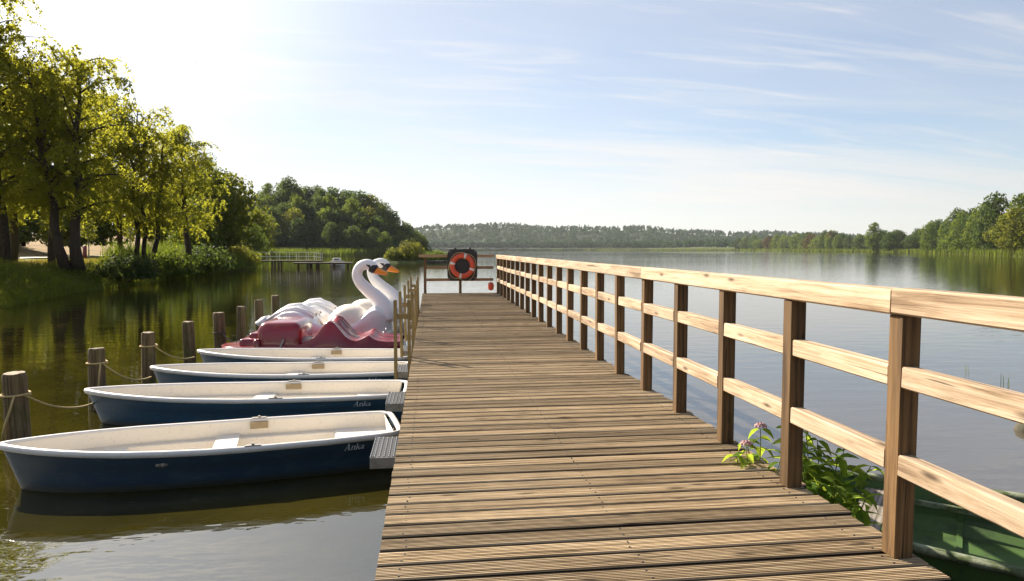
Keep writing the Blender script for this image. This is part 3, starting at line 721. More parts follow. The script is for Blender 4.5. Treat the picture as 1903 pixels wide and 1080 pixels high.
# ------------------------------------------------------------------ swan pedal boats
def swan(loc, rz, label):
    s = thing('swan_boat', label, 'swan boat', loc, rz, 'white swan pedal boats beside the jetty')
    # hull shell: side sheer and centreline height along the length
    SH = [(-3.06,.50),(-2.98,.52),(-2.86,.56),(-2.7,.68),(-2.44,.82),(-2.2,.845),(-2.05,.81),(-1.85,.66),(-1.64,.55),(-1.45,.51),(-1.0,.51),(-.78,.56),(-.6,.72),(-.45,.84),(-.3,.86),(-.15,.74),(-.05,.60),(0,.5)]
    CZ = [(-3.06,.52),(-2.86,.66),(-2.44,.88),(-2.2,.91),(-2.05,.88),(-1.62,.58),(-1.5,.36),(-1.0,.34),(-.78,.40),(-.68,.70),(-.45,.92),(-.3,.93),(-.15,.80),(-.05,.64),(0,.52)]
    HW = [(-3.06,.05),(-2.98,.13),(-2.86,.24),(-2.6,.42),(-2.2,.60),(-1.8,.68),(-1.2,.70),(-.8,.66),(-.45,.54),(-.2,.36),(-.07,.20),(0,.06)]
    ip = lambda T, x: float(np.interp(x, [a for a,_ in T], [b for _,b in T]))
    secs = []
    for x in sorted(set(list(np.linspace(-3.06, 0, 46)) + [-2.98,-.05,-.1])):
        h, z, c = ip(HW,x), ip(SH,x), ip(CZ,x)
        low = .33 if x > -.15 else .30 - .05*min(1, (-x)/3); low = min(low + .16*smoothstep(-2.5,-3.06,x), z-.03)
        ridge = lambda f: (.035*math.sin(f*math.pi*5) if x < -1.95 else 0)*min(1, h/.4)
        half = [(h*.86, low), (h*.97, low + (z-low)*.3), (h, low + (z-low)*.6), (h*.97, z-.04), (h*.93, z), (h*.88, z)]
        if c > z:
            inn = [(h*f, z + (c-z)*(1-f**2)**.5*.95 + ridge(f)) for f in (.72,.58,.45,.32,.18,0)]
        else:
            inn = [(h*.84, z-.03), (h*.80, z - (z-c)*.6), (h*.74, c+.04), (h*.62, c), (h*.3, c), (0, c)]
        pts = half + inn
        secs.append([(x, y, zz) for y, zz in pts] + [(x, -y, zz) for y, zz in reversed(pts[:-1])])
    mb = MB(); mb.loft(secs); mb.f.append(tuple(range(len(secs[0])))); mb.f.append(tuple(range((len(secs)-1)*len(secs[0]), len(secs)*len(secs[0]))))
    mb.build('body', M['swan'], s, True)
    # tail tip curling out over the water
    MB().tube([(-2.9,0,.56),(-3.02,0,.56),(-3.14,0,.52),(-3.2,0,.545)], [.16,.12,.07,.02], 10, True, 1.6).build('tail', M['swan'], s, True)
    # wing ridges running back from the seat
    for y, dz in ((-.34,.0),(.34,.0),(0,.06)):
        MB().tube([(-1.75,y*1.15,.70),(-1.95,y*1.1,.82+dz*.5),(-2.15,y,.89+dz),(-2.4,y*.9,.86+dz),(-2.65,y*.7,.75+dz*.5),(-2.95,y*.4,.58)], [.03,.05,.06,.06,.05,.03], 8, True, 1.7).build('wing_ridge', M['swan'], s, True)
    # cowl behind the neck, seen through the low side of the cockpit
    secs = []
    for i in range(13):
        a = math.pi*i/12; r_ = math.sin(a)**.75; x = -1.0 - .50*math.cos(a)
        secs.append([(x, .56*math.cos(b), .34 + (.62*max(0, math.sin(b))**.7)*r_ + .01) for b in np.linspace(0, math.pi, 17)])
    MB().loft(secs).build('cowl', M['swan_cream'], s, True)
    MB().box((-1.56,-.25,.56), (.30,.42,.02), Matrix.Rotation(R(50),3,'Y')).build('seat_back', M['swan_cream'], s)
    MB().box((-1.56,.25,.56), (.30,.42,.02), Matrix.Rotation(R(50),3,'Y')).build('seat_back', M['swan_cream'], s)
    for y in (-.25,.25): MB().tube([(-1.74,y,.745),(-1.725,y,.765)], .022, 8).build('drain_plug', M['black'], s)
    # float under the shell
    secs = []
    for x in np.linspace(-2.75, .06, 16):
        e = math.sqrt(max(.03, 1 - max(0,(x+.35)/.42)**2))*math.sqrt(max(.05, 1 - max(0,(-2.3-x)/.46)**2))
        secs.append([(x, y*e, z) for y, z in ((-.62,.335),(-.72,.30),(-.72,.18),(-.55,-.12),(.55,-.12),(.72,.18),(.72,.30),(.62,.335))])
    MB().loft(secs, closed=True, caps=True).build('float', M['grey_wood'] if False else M['swan_cream'], s, True)
    # neck and head
    P_ = [(-.20,.60),(-.19,.84),(-.33,1.09),(-.55,1.29),(-.73,1.47),(-.81,1.64),(-.785,1.79),(-.70,1.885),(-.58,1.915),(-.47,1.885),(-.395,1.825),(-.36,1.79)]
    Rd = [.29,.235,.18,.155,.138,.124,.12,.122,.130,.124,.095,.055]
    # resample with Catmull-Rom
    pts = []; rd = []
    for i in range(len(P_)-1):
        p0, p1, p2, p3 = P_[max(i-1,0)], P_[i], P_[i+1], P_[min(i+2,len(P_)-1)]
        for t in (0,.33,.66):
            cr = lambda k: .5*(2*p1[k] + (p2[k]-p0[k])*t + (2*p0[k]-5*p1[k]+4*p2[k]-p3[k])*t*t + (3*p1[k]-p0[k]-3*p2[k]+p3[k])*t**3)
            pts.append((cr(0), 0, cr(1))); rd.append(Rd[i] + (Rd[i+1]-Rd[i])*t)
    pts.append((P_[-1][0],0,P_[-1][1])); rd.append(Rd[-1])
    nk = MB().tube(pts, rd, 18).build('neck', M['swan'], s, True)
    MB().tube([(-.50,0,1.862),(-.46,0,1.845),(-.40,0,1.80),(-.365,0,1.77)], [.120,.130,.122,.100], 16, True).build('mask', M['black'], nk, True)
    for sg in (-1,1):
        MB().add([(-.60,sg*.128,1.915),(-.49,sg*.134,1.905),(-.46,sg*.132,1.79),(-.60,sg*.112,1.915),(-.49,sg*.118,1.905),(-.46,sg*.116,1.79)], [(0,1,2),(5,4,3),(0,3,4,1),(1,4,5,2),(2,5,3,0)]).build('mask_point', M['black'], nk)
        MB().tube([(-.565,sg*.118,1.905),(-.565,sg*.142,1.905)], [.020,.012], 10).build('eye', M['eye'], nk, True)
    MB().tube([(-.42,0,1.80),(-.36,0,1.775),(-.26,0,1.735),(-.16,0,1.70),(-.11,0,1.69),(-.095,0,1.688)], [.10,.098,.07,.047,.034,.012], 14, True, 1.05).build('beak', M['orange'], nk, True)
    return s
swan((-.92,16.6,WATER), R(-2), 'nearer white swan boat with orange beak beside red pedal boat')
swan((-.72,18.35,WATER), R(1), 'farther white swan boat mostly hidden behind the nearer swan')

# ------------------------------------------------------------------ green boat under the railing
gb = thing('green_rowing_boat', 'old green mossy rowing boat lying in shade beside the railing', 'rowing boat', (2.86, 5.16, WATER), math.atan2(-.65,.76))
GL = 4.0
GW = [(0,.50),(.05,.58),(.2,.72),(.45,.80),(.7,.70),(.9,.40),(1,.03)]
gw = lambda s: float(np.interp(s, [a for a,_ in GW], [b for _,b in GW]))
GS = [0,.05,.12,.2,.3,.45,.6,.7,.8,.9,.96,1]
mb = MB(); mb.loft([[(GL*s, y*gw(s), z) for y, z in ((1,.34),(.92,.1),(.75,-.12),(0,-.18),(-.75,-.12),(-.92,.1),(-1,.34))] for s in GS]); mb.f.append(tuple(range(7))); mb.build('hull', M['green_boat'], gb)
mb = MB(); mb.loft([[(GL*s + .02*(s == 0), y*max(gw(s)-.03,.01), z) for y, z in ((1,.34),(.9,.12),(.72,.03),(0,.02),(-.72,.03),(-.9,.12),(-1,.34))] for s in GS]); mb.f.append(tuple(range(7))); mb.build('liner', M['green_boat'], gb)
path = [(GL*s, gw(s), .345) for s in GS] + [(GL*s, -gw(s), .345) for s in reversed(GS)]
secs = []; n = len(path)
for i, p in enumerate(path):
    t = Vector(path[(i+1) % n]) - Vector(path[i-1]); t.z = 0; t.normalize(); o_ = Vector((-t.y,t.x,0))
    secs.append([Vector(p) + o_*u + Vector((0,0,v)) for u, v in ((-.035,-.02),(.03,-.025),(.04,.0),(.03,.022),(-.03,.022),(-.042,0))])
MB().loft(secs, closed=True, wrap=True).build('gunwale', M['mossy'], gb, True)
MB().box((.62, 0, .25), (.2, 1.3, .03)).build('thwart', M['grey_wood'], gb)
MB().box((2.3, 0, .25), (.24, 1.5, .03)).build('thwart', M['grey_wood'], gb)
for s in (.30,.62):
    mb = MB(); g = gw(s)-.035
    mb.loft([[(GL*s + dx, y*g, z) for y, z in ((1,.33),(.93,.10),(.74,.05),(0,.045),(-.74,.05),(-.93,.10),(-1,.33))] for dx in (-.02,.02)]); mb.loft([[(GL*s + dx, y*g*k, z + (1-k)*.05) for y, z in ((1,.33),(.93,.10),(.74,.05),(0,.045),(-.74,.05),(-.93,.10),(-1,.33))] for dx, k in ((-.02,1),(-.02,.94),(.02,.94),(.02,1))])
    mb.build('rib', M['green_boat'], gb)
for sg in (-1,1): MB().bar((.3, sg*.60, .22), (3.4, sg*.52, .22), .03, .05).build('inner_ledge', M['mossy'], gb)

# ------------------------------------------------------------------ plants growing beside the jetty
def leaf_shape():
    mb = MB(); L = 1.0
    rows = []
    for t, w_, z in ((0,.02,0),(.2,.18,.04),(.45,.22,.03),(.75,.12,-.06),(1,.005,-.2)):
        rows.append([(t*L, -w_, z + w_*.35), (t*L, 0, z), (t*L, w_, z + w_*.35)])
    mb.loft(rows); return mb.mesh('leaf', M['plant_leaf'])
LEAF = leaf_shape()
def blossom():
    mb = MB(); r = random.Random(2)
    for k in range(34):
        a = r.uniform(0, 6.28); q = r.uniform(0,1)**.5*.036; c = (q*math.cos(a), q*math.sin(a), .02*(1-(q/.036)**2) + r.uniform(0,.012))
        mb.box(c, (.009,.009,.013), Matrix.Rotation(r.uniform(0,3),3,'X'))
    return mb.mesh('flower_head', M['pink'])
BLOS = blossom()
def herb(name, label, base, tips, flowers, seed, ll=(.10,.17), per=11):
    r = random.Random(seed); t = thing(name, label, 'plant', base, 0, 'leafy plants beside the jetty')
    B = Vector(base)
    for k, tp in enumerate(tips):
        a = Vector((r.uniform(-.12,.12), r.uniform(-.12,.12), 0)); b = Vector(tp) - B
        mid = a.lerp(b, .55) + Vector((r.uniform(-.06,.06), r.uniform(-.06,.06), .10)); n = 12
        pts = [(a*(1-u)**2 + mid*2*u*(1-u) + b*u*u) for u in [i/n for i in range(n+1)]]
        MB().tube(pts, [.007*(1-.6*i/n) for i in range(n+1)], 5).build('stem', M['stem'], t, True)
        for j in range(per):
            u = .30 + .70*j/(per-1) if per > 1 else 1; i = min(n, int(u*n)); p = pts[i]
            for sd in (0,1):
                o = link('leaf', LEAF, t, p); q = r.uniform(*ll)*(.75 if u > .93 else 1)*(.75 if len(tips) < 6 else 1)
                o.scale = (q, q, q); o.rotation_euler = (R(r.uniform(-35,35)), R(r.uniform(-30,45)), j*1.9 + sd*math.pi + r.uniform(-.5,.5))
        if k in flowers: link('flower_head', BLOS, t, b + Vector((0,0,.01)))
herb('flowering_plant', 'small leafy plant with pink flower heads leaning over jetty edge left of post', (2.34,4.45,WATER),
     [(2.16,4.22,.225),(2.03,4.15,.13),(2.10,4.3,.12),(2.22,4.05,.10),(1.98,4.2,.06)], (0,1), 1, ll=(.15,.22), per=12)
herb('bushy_plant', 'dense leafy green bush between the two nearest railing posts', (2.62,4.25,WATER),
     [(2.34,4.22,.20),(2.45,4.3,.26),(2.58,4.4,.18),(2.64,4.10,.05),(2.74,4.2,.12),(2.5,3.90,-.06),(2.38,3.88,-.03),(2.62,3.78,-.10),(2.80,4.0,.02),(2.44,4.12,.08),(2.55,4.2,.14),(2.34,4.0,.04)], (2,4), 4, ll=(.13,.21), per=12)
herb('low_plant', 'low yellowish leafy plant at jetty edge beside the nearest post', (2.62,3.45,WATER),
     [(2.44,3.40,-.30),(2.52,3.5,-.24),(2.42,3.28,-.36),(2.60,3.30,-.33)], (), 9, (.07,.11), 7)
# weed sprig between planks
sg_ = thing('weed_sprig', 'tiny bright green weed growing in gap between front planks', 'weed', (.12, 2.735, -.005))
r = random.Random(4)
for k in range(15):
    o = link('leaf', LEAF, sg_, (r.uniform(-.035,.05), r.uniform(-.008,.008), .006)); q = r.uniform(.02,.04); o.scale = (q, q*1.4, q); o.rotation_euler = (0, R(r.uniform(-60,-5)), r.uniform(0,6.28))

# small things on the water and shore
def rock(name, label, loc, s, seed):
    r = random.Random(seed); mb = MB(); n = 14; secs = []
    for z, f in ((-.5,.9),(-.15,1),(.2,.9),(.42,.6),(.5,.2)):
        secs.append([(s[0]*f*(1+r.uniform(-.16,.16))*math.cos(6.283*k/n), s[1]*f*(1+r.uniform(-.16,.16))*math.sin(6.283*k/n), s[2]*(z + r.uniform(-.05,.05))) for k in range(n)])
    mb.loft(secs, closed=True, caps=True); o = mb.build(name, M['stone'], None, True); o.location = loc
    return tag(o, label, 'rock')
rock('mossy_rock', 'dark mossy stone in shallow water at right edge under middle rail', (7.50,7.62,-.85), (.20,.16,.22), 3)
rock('shore_stone', 'pale rubble stone in the water at foot of jetty', (-.42,2.45,-.86), (.16,.13,.12), 5)
rock('shore_stone', 'small dark stone in the water touching front end of jetty', (-.30,2.72,-.88), (.09,.07,.08), 8)
def tuft(label, loc, n, h, seed):
    global rng
    P = np.column_stack([rng.normal(0,.05,n), rng.normal(0,.05,n), np.zeros(n)])
    o = link('grass_tuft', blade_mesh('grass_tuft', P, rng.uniform(.5,1,n)*h, .009, M['reed'], .5), None, loc)
    return tag(o, label, 'grass tuft', 'grass tufts standing in the lake')
tuft('small grass tuft in the lake above middle rail, left one', (9.9,11.45,WATER), 6, .20, 1)
tuft('small grass tuft in the lake above middle rail, right one', (9.65,10.35,WATER), 6, .24, 2)
fl_ = link('floating_leaf', LEAF, None, (-1.35,4.52,WATER+.012)); fl_.scale = (.09,.12,.09); fl_.rotation_euler = (.3,0,.6)
tag(fl_, 'yellow green fallen leaf floating on bright water near the front boat', 'leaf')
tw = MB().tube([(-1.05,3.25,WATER+.01),(-1.0,3.36,WATER+.03),(-.93,3.42,WATER+.02),(-.90,3.52,WATER+.015)], [.004,.006,.005,.002], 5).build('floating_twig', M['bark'], None, True)
tag(tw, 'thin brown twig floating on the water beside jetty', 'twig')

# ------------------------------------------------------------------ far swimming jetty, platform and little boat
fj = thing('far_jetty', 'distant bathing jetty with white metal handrails by the left reeds', 'jetty', (-21.7,90,WATER))
JL = 7.9
for i in range(26):
    MB().box((.15 + i*.304, 0, .83), (.29, 1.7, .05)).build('plank', M['grey_wood'], fj)
for y in (-.7,.7): MB().bar((0,y,.74), (JL,y,.74), .1, .13).build('beam', M['beam'], fj)
for x in (1.9,2.7,6.3,7.4):
    for y in (-.75,.75): MB().tube([(x,y,-.8),(x,y,.76)], .13, 8).build('support_pile', M['pile'], fj)
for y in (-.82,.82):
    for x in (0,1.3,2.5,3.7,4.9,6.1,7.1,7.85): MB().tube([(x,y,.8),(x,y,1.88)], .028, 6).build('railing_post', M['white'], fj)
    for z in (1.86,1.35): MB().tube([(0,y,z),(6.9,y,z),(7.85,y,z-.16)], .026, 6).build('handrail', M['white'], fj)
pf = thing('floating_platform', 'low grey floating platform at the end of distant bathing jetty', 'platform', (-17.0,88.6,WATER))
for i in range(12):
    MB().box((.3 + i*.6, 0, .58), (.58, 1.8, .06)).build('plank', M['grey_wood'], pf)
MB().box((3.6,0,.47), (7.1,1.7,.13)).build('frame', M['beam'], pf)
for x in (.6,2.2,5.0,6.7): MB().tube([(x,-.4,-.4),(x,-.4,.45)], .14, 8).build('support_pile', M['pile'], pf)
MB().tube([(5.6,.5,.6),(5.6,.5,1.0)], .04, 6).build('marker_post', M['white'], pf)
mbx = thing('small_motor_boat', 'small white cabin boat moored behind the floating platform', 'boat', (-12.0,91.2,WATER))
mb = MB(); mb.loft([[(x, y*k, z) for y, z in ((.7,.72),(.6,.2),(.3,-.1),(-.3,-.1),(-.6,.2),(-.7,.72))] for x, k in ((-.9,.9),(-.3,1),(.4,.85),(.9,.2))], closed=True, caps=True); mb.build('hull', M['white'], mbx)
rounded_block(-.55,.4,-.45,.45,.7,1.12,.08).build('cabin', M['white'], mbx, True)
MB().box((-.08,-.455,.95), (.6,.02,.16)).build('window', M['eye'], mbx)

# ------------------------------------------------------------------ left bank furniture
for i, (x, y) in enumerate([(-33.4,69.5),(-32.5,69.2)]):
    b = thing('red_bollard', ['dark red bollard by the path, left of the pair', 'dark red bollard by the path, right of the pair'][i], 'bollard', (x,y,.62), 0, 'red bollards by the path')
    MB().tube([(0,0,-.1),(0,0,1.02)], .17, 12).build('shaft', M['bollard'], b, True)
    MB().tube([(0,0,1.02),(0,0,1.06),(0,0,1.10)], [.19,.19,.10], 12).build('cap', M['bollard'], b, True)
st = thing('concrete_stairs', 'grey concrete stairs climbing the dry grass slope behind the path', 'stairs', (-41.5,67,.55), R(160))
for k in range(12): MB().box((k*.62 - 4.5, 0, .10 + k*.135), (.64, 2.0, .16)).build('step', M['stair'], st)
for y in (-1,1):
    MB().tube([(-4.6,y,.9),(2.6,y,2.5)], .03, 6).build('handrail', M['steel'], st)
    for x in (-4.4,-2.2,0,2.3): MB().tube([(x,y,.1+(x+4.5)/.62*.135),(x,y,.95+(x+4.6)*.222)], .025, 6).build('railing_post', M['steel'], st)

# ------------------------------------------------------------------ trees
ORD = ['first','second','third','fourth','fifth','sixth','seventh','eighth','ninth','tenth','eleventh','twelfth','thirteenth','fourteenth','fifteenth','sixteenth','seventeenth','eighteenth','nineteenth','twentieth']
def branch(p, d, L, n, droop, r, wob=.12):
    pts = [np.array(p, float)]; d = np.array(d, float)
    for i in range(n):
        d = d + np.array([r.uniform(-wob,wob), r.uniform(-wob,wob), r.uniform(-wob,wob)*.6 - droop]); d /= np.linalg.norm(d)
        pts.append(pts[-1] + d*L/n)
    return pts
def weeping_proto(seed, H, spread, trunks, nl, leaf, per_twig, m, bark, lim0=.22, hang=1.0):
    """trunk mesh with limbs + crown mesh of leaves hung on drooping twigs"""
    r = random.Random(seed); tb = MB(); LP = []
    for (ox, oy, lx, ly, hf, rad) in trunks:
        n = 9; pts = [(ox + lx*(i/n)**1.0 + .12*math.sin(i*1.7+seed), oy + ly*(i/n) + .1*math.cos(i*1.3+seed), -.3 + (H*hf)*i/n) for i in range(n+1)]
        rr_ = [rad*(1.25 if i == 0 else 1)*(1-.82*i/n) for i in range(n+1)]
        tb.tube(pts, rr_, 9)
        k = int(nl*hf/len(trunks)*(1.0 if len(trunks) == 1 else 1.15))
        for j in range(k):
            t = lim0 + (.98-lim0)*(j + r.random())/k; q = t*n; i0 = min(n-1, int(q)); f = q - i0
            p = np.array(pts[i0])*(1-f) + np.array(pts[i0+1])*f
            az = j*2.4 + r.uniform(-.5,.5); prof = math.sin(min(1, (t-lim0)/(1-lim0)*.86 + .16)*math.pi)**.6
            L = spread*(.35 + .75*prof)*r.uniform(.75,1.15)
            el = r.uniform(.35,.9) + .5*t; d = (math.cos(az)*math.cos(el), math.sin(az)*math.cos(el), math.sin(el))
            lim = branch(p, d, L, 6, .17, r)
            tb.tube(lim, [max(.012, rad*.34*(1-.85*k2/6)*(1-.5*t)) for k2 in range(7)], 5, False)
            for k2 in range(2, 7):
                for e in range(3):
                    a2 = r.uniform(0, 6.283); d2 = (math.cos(a2)*.8, math.sin(a2)*.8, r.uniform(-.3,.5))
                    tw = branch(lim[k2], d2, r.uniform(.7,1.5)*hang, 5, .38, r, .1)
                    tw = np.array(tw)
                    u = np.sort(rng.uniform(0, 5, per_twig)); ii = np.minimum(u.astype(int), 4); fr = (u-ii)[:,None]
                    LP.append(tw[ii]*(1-fr) + tw[ii+1]*fr + rng.normal(0, .07, (per_twig,3)))
    P = np.concatenate(LP)
    return tb.mesh('trunk', bark, True), leaf_mesh('crown', P, leaf, m, .45, .6)
def round_proto(seed, H, wd, nleaf, leaf, m, bark, nb=16, trunk_h=.22, cone=False, rad=.22):
    r = random.Random(seed); P = []; N_ = []
    blobs = []
    for k in range(nb):
        t = (k+.5)/nb; z = H*(trunk_h + (1-trunk_h)*t*.93)
        prof = math.sin((.20 + .77*t)*math.pi)**.75 if not cone else (1-t)**.8
        a = k*2.4 + r.uniform(-.4,.4); q = wd*.5*prof*r.uniform(.35,.75)
        s = wd*.26*(.42 + .72*prof)*r.uniform(.75,1.25)
        blobs.append((q*math.cos(a), q*math.sin(a), z, s))
    for bx, by, bz, s in blobs:
        n = max(12, int(nleaf/nb*(s/(wd*.25))**1.6)); v = rng.normal(size=(n,3)); v /= np.linalg.norm(v, axis=1, keepdims=True)
        v[:,2] = np.where(v[:,2] < -.3, v[:,2]*.6, v[:,2])
        rad_ = s*(.62 + .43*rng.random(n)**.6)[:,None]*(1 + .18*np.sin(v[:,[0]]*7+bx)*np.cos(v[:,[1]]*6+bz))
        P.append(np.array([[bx,by,bz]]) + v*rad_*np.array([[1,1,.85]])); N_.append(v)
    tb = MB(); tb.tube([(0,0,-.4),(.05,0,H*.25),(-.05,.08,H*.55),(0,0,H*.8)], [rad*1.2,rad,rad*.6,rad*.15], 7)
    for bx, by, bz, s in blobs[::2]: tb.tube([(0,0,max(H*.15, bz*.6)), (bx*.6,by*.6,bz*.85), (bx,by,bz)], [rad*.4,rad*.25,rad*.08], 5, False)
    P = np.concatenate(P); N_ = np.concatenate(N_)
    return tb.mesh('trunk', bark, True), leaf_mesh('crown', P, leaf, m, .1, .75, N_)
def plant_tree(name, proto, loc, s, rz, label, cat='tree', group=None, sz=None):
    t = thing(name, label, cat, loc, rz, group); t.scale = (s, s, sz or s)
    link('trunk', proto[0], t); link('crown', proto[1], t); return t

bk = M['bark']
wA = weeping_proto(1, 13.5, 3.6, [(0,0,-.6,.2,1,.33)], 46, .155, 44, M['leaf_near'], bk, .25, 1.4)
wB = weeping_proto(2, 13.0, 3.4, [(-.25,0,-1.5,.3,.95,.30),(.35,.1,.55,-.2,1,.34)], 50, .155, 42, M['leaf_near'], bk, .27, 1.4)
wC = weeping_proto(3, 11.5, 3.0, [(0,0,-1.3,.2,1,.20)], 36, .15, 44, M['leaf_near'], bk, .28, 1.5)
wD = weeping_proto(4, 11.0, 2.9, [(-.35,0,-.3,.1,.9,.2),(.1,.1,-.2,.3,1,.17),(.6,0,1.0,.2,.85,.2)], 40, .15, 44, M['leaf_near'], bk, .28, 1.5)
wE = weeping_proto(5, 19.5, 4.6, [(0,0,.4,.3,1,.42)], 54, .16, 44, M['leaf_near'], bk, .27, 1.4)
GRP = 'drooping trees on the left bank'
plant_tree('weeping_tree', wE, (-26.8,41.8,.44), 1.0, .4, 'tallest drooping tree reaching past the top left corner', group=GRP)
plant_tree('weeping_tree', wA, (-24.9,43.5,.44), 1.0, 2.0, 'drooping tree behind stubby dark trunk at left edge', group=GRP)
plant_tree('weeping_tree', wC, (-24.2,47.5,.44), 1.08, 5.6, 'slender drooping tree with thin bent trunk left of twin trunks', group=GRP)
plant_tree('weeping_tree', wB, (-21.2,43.2,.44), .97, 0.3, 'drooping tree with two thick trunks forming a V', group=GRP)
plant_tree('weeping_tree', wC, (-22.6,54.0,.44), 1.06, 0.2, 'leaning drooping tree with curved grey trunk behind the reeds', group=GRP)
plant_tree('weeping_tree', wD, (-20.9,53.2,.44), 1.04, 0.5, 'drooping tree on three close trunks at the right end of row', group=GRP)
plant_tree('weeping_tree', wA, (-19.9,59.5,.44), .80, 1.2, 'loose drooping tree whose hanging tufts stand against bright sky', group=GRP)
plant_tree('weeping_tree', wB, (-29.5,52.0,.44), 1.0, 2.9, 'drooping tree further back between stub trunk and thin trunk', group=GRP)
# low broad trees continuing the row to the right
rA = round_proto(11, 10, 7.5, 5200, .42, M['leaf_round'], bk, 20, .05)
rB = round_proto(12, 12, 8.5, 5200, .46, M['leaf_dark'], bk, 22, .05)
rC = round_proto(13, 9, 8, 4600, .44, M['leaf_yellow'], bk, 18, .04)
rD = round_proto(14, 14, 7, 5200, .46, M['leaf_round'], bk, 22, .05)
rE = round_proto(15, 11, 8, 4600, .46, M['leaf_rust'], bk, 18, .05)
fA = round_proto(16, 7.5, 5.2, 5000, .26, M['leaf_yellow'], bk, 14, .06, rad=.10)
plant_tree('broadleaf_tree', rA, (-23.0,71,.44), .62, .3, 'green tree rounding off the right end of the drooping row', group='trees at the left shore')
plant_tree('feathery_tree', fA, (-22.2,76,.44), .66, .8, 'light feathery bushy tree with upright sprays behind the reeds', group='trees at the left shore')
LT = [('rB',-30.5,96,.52,'dark rounded tree right of light feathery tree'), ('rC',-31,112,.72,'yellow green tree left of the wooded hill'), ('rC',-30.8,126,.92,'tall yellow green tree in front of the wooded hill'),
      ('rA',-38,118,.7,'grey green tree behind yellow green ones'), ('rD',-47,140,.78,'hazy tree top left of the wooded hill'), ('rA',-27.6,112,.5,'low bright green bush-like tree left of bathing jetty')]
PR = dict(rA=rA, rB=rB, rC=rC, rD=rD, rE=rE)
for k, x, y, s, l in LT: plant_tree('broadleaf_tree', PR[k], (x,y,.4 if x > -40 else 2), s, x, l, group='trees at the left shore')
# backdrop trees on top of the slope behind the path
r = random.Random(8)
for i in range(12):
    x = -58 + i*3.3 + r.uniform(-1,1); y = 92 - i*1.2 + r.uniform(-4,4)
    k = r.choice(['rA','rC','rC','rB','rC']); nm = {'rA':'green','rB':'dark','rC':'yellow green'}[k]
    plant_tree('broadleaf_tree', PR[k], (x,y,2.1), r.uniform(.75,1.0), r.uniform(0,6), f'{nm} tree behind the dry slope, {ORD[i]} from the left', group='trees behind the slope')
# young trees with pale trunks
yA = round_proto(21, 4.2, 2.0, 700, .17, M['leaf_yellow'], M['birch_bark'], 8, .42, rad=.055)
plant_tree('sapling', yA, (-31.9,68.6,.6), 1.0, 0, 'young tree with thin white trunk beside the red bollards', group='saplings by the path')
plant_tree('sapling', yA, (-25.6,62.5,.5), 1.05, 2, 'young tree with thin white trunk right of curved trunk', group='saplings by the path')

# wooded point on the far left: rows of trees rising from the water
def woods(env, rows, seed, gname, dist_scale):
    pass
r = random.Random(21)
TOP = [(-75,17),(-67,20),(-60,25),(-52,28),(-45,27.5),(-39,25.5),(-33,24.5),(-27,23.5),(-19.5,20.5),(-14,16),(-10,12),(-5.5,8.5),(-1,6)]
n_w = 0
LBL = {'rA':'mid green', 'rB':'dark green', 'rC':'yellow green', 'rD':'tall green', 'rE':'rusty brown'}
for row, (y0, hf, nx) in enumerate([(236,.42,19),(246,.62,19),(256,.84,19),(268,1.0,20)]):
    for i in range(nx):
        x = -70 + 67*(i + .5 + r.uniform(-.3,.3))/nx + row*.6
        top = np.interp(x, [p[0] for p in TOP], [p[1] for p in TOP])*hf*(1 + r.uniform(-.10,.07))
        h = min(top + .6, r.uniform(12,17)); base = max(.2, top - h + .2)
        y = y0 + r.uniform(-6,6) - (6 if x < -50 and row == 0 else 0)
        k = r.choice(['rB','rB','rA','rD','rB','rE' if (row == 2 and i % 6 == 1) else 'rA','rC' if x < -45 or x > -28 else 'rB'])
        H0 = {'rA':10,'rB':12,'rC':9,'rD':14,'rE':11}[k]; sz = max(.35, h/H0)
        where = ['along the foot of', 'on the lower slope of', 'on the upper slope of', 'crowning'][row]
        plant_tree('woodland_tree', PR[k], (x,y,base-.4), min(sz, 1.2)*r.uniform(.9,1.12), r.uniform(0,6), f'{LBL[k]} tree {where} the far left wood, {ORD[i]} from the left', group='trees of the far left wood', sz=sz)
mb = []
for x in np.linspace(-80, 4, 22):
    t_ = np.interp(x, [p[0] for p in TOP], [p[1] for p in TOP]); mb.append([(x,226,-.5),(x,238,.1),(x,248,max(.3,t_*.6-13)),(x,260,max(.5,t_*.82-13)),(x,275,max(.6,t_-13.5)),(x,320,1)])
sheet('wooded_rise', mb, M['hill'])

# right bank trees, running away along the shore
r = random.Random(33)
RBX = [p[0][0] for p in RB[:8]]; RBY = [p[0][1] for p in RB[:8]]
big = [(192,176,1.55,'rD'),(183,186,1.45,'rB'),(190,205,1.65,'rD'),(196,222,1.60,'rB'),(206,238,1.55,'rA'),(214,252,1.42,'rB'),(222,268,1.45,'rA'),(232,283,1.35,'rB'),(240,298,1.45,'rA'),(248,314,1.35,'rB'),(256,330,1.25,'rA'),(176,172,1.2,'rA'),(214,205,1.7,'rD'),(225,235,1.7,'rB'),(240,262,1.65,'rD')]
for i, (x, y, s, k) in enumerate(big):
    H0 = {'rA':10,'rB':12,'rD':14}[k]; h = np.interp(y, [170,200,235,270,300,330], [19.5,20.5,19.5,18.5,17.5,16.5])*r.uniform(.78,1.10)
    plant_tree('shore_tree', PR[k], (x+4,y,.4), s*.92, r.uniform(0,6), f'{LBL[k]} tree of the right grove, ' + (f'{ORD[10-i]} from the grove left end at the water' if i < 11 else f'{ORD[i-11]} from the right in its back row'), group='trees in the right grove', sz=h/H0)
plant_tree('willow_tree', rC, (181.5,194,.2), 1.45, 1.0, 'bright yellow green rounded willow standing out from right grove', sz=1.55)
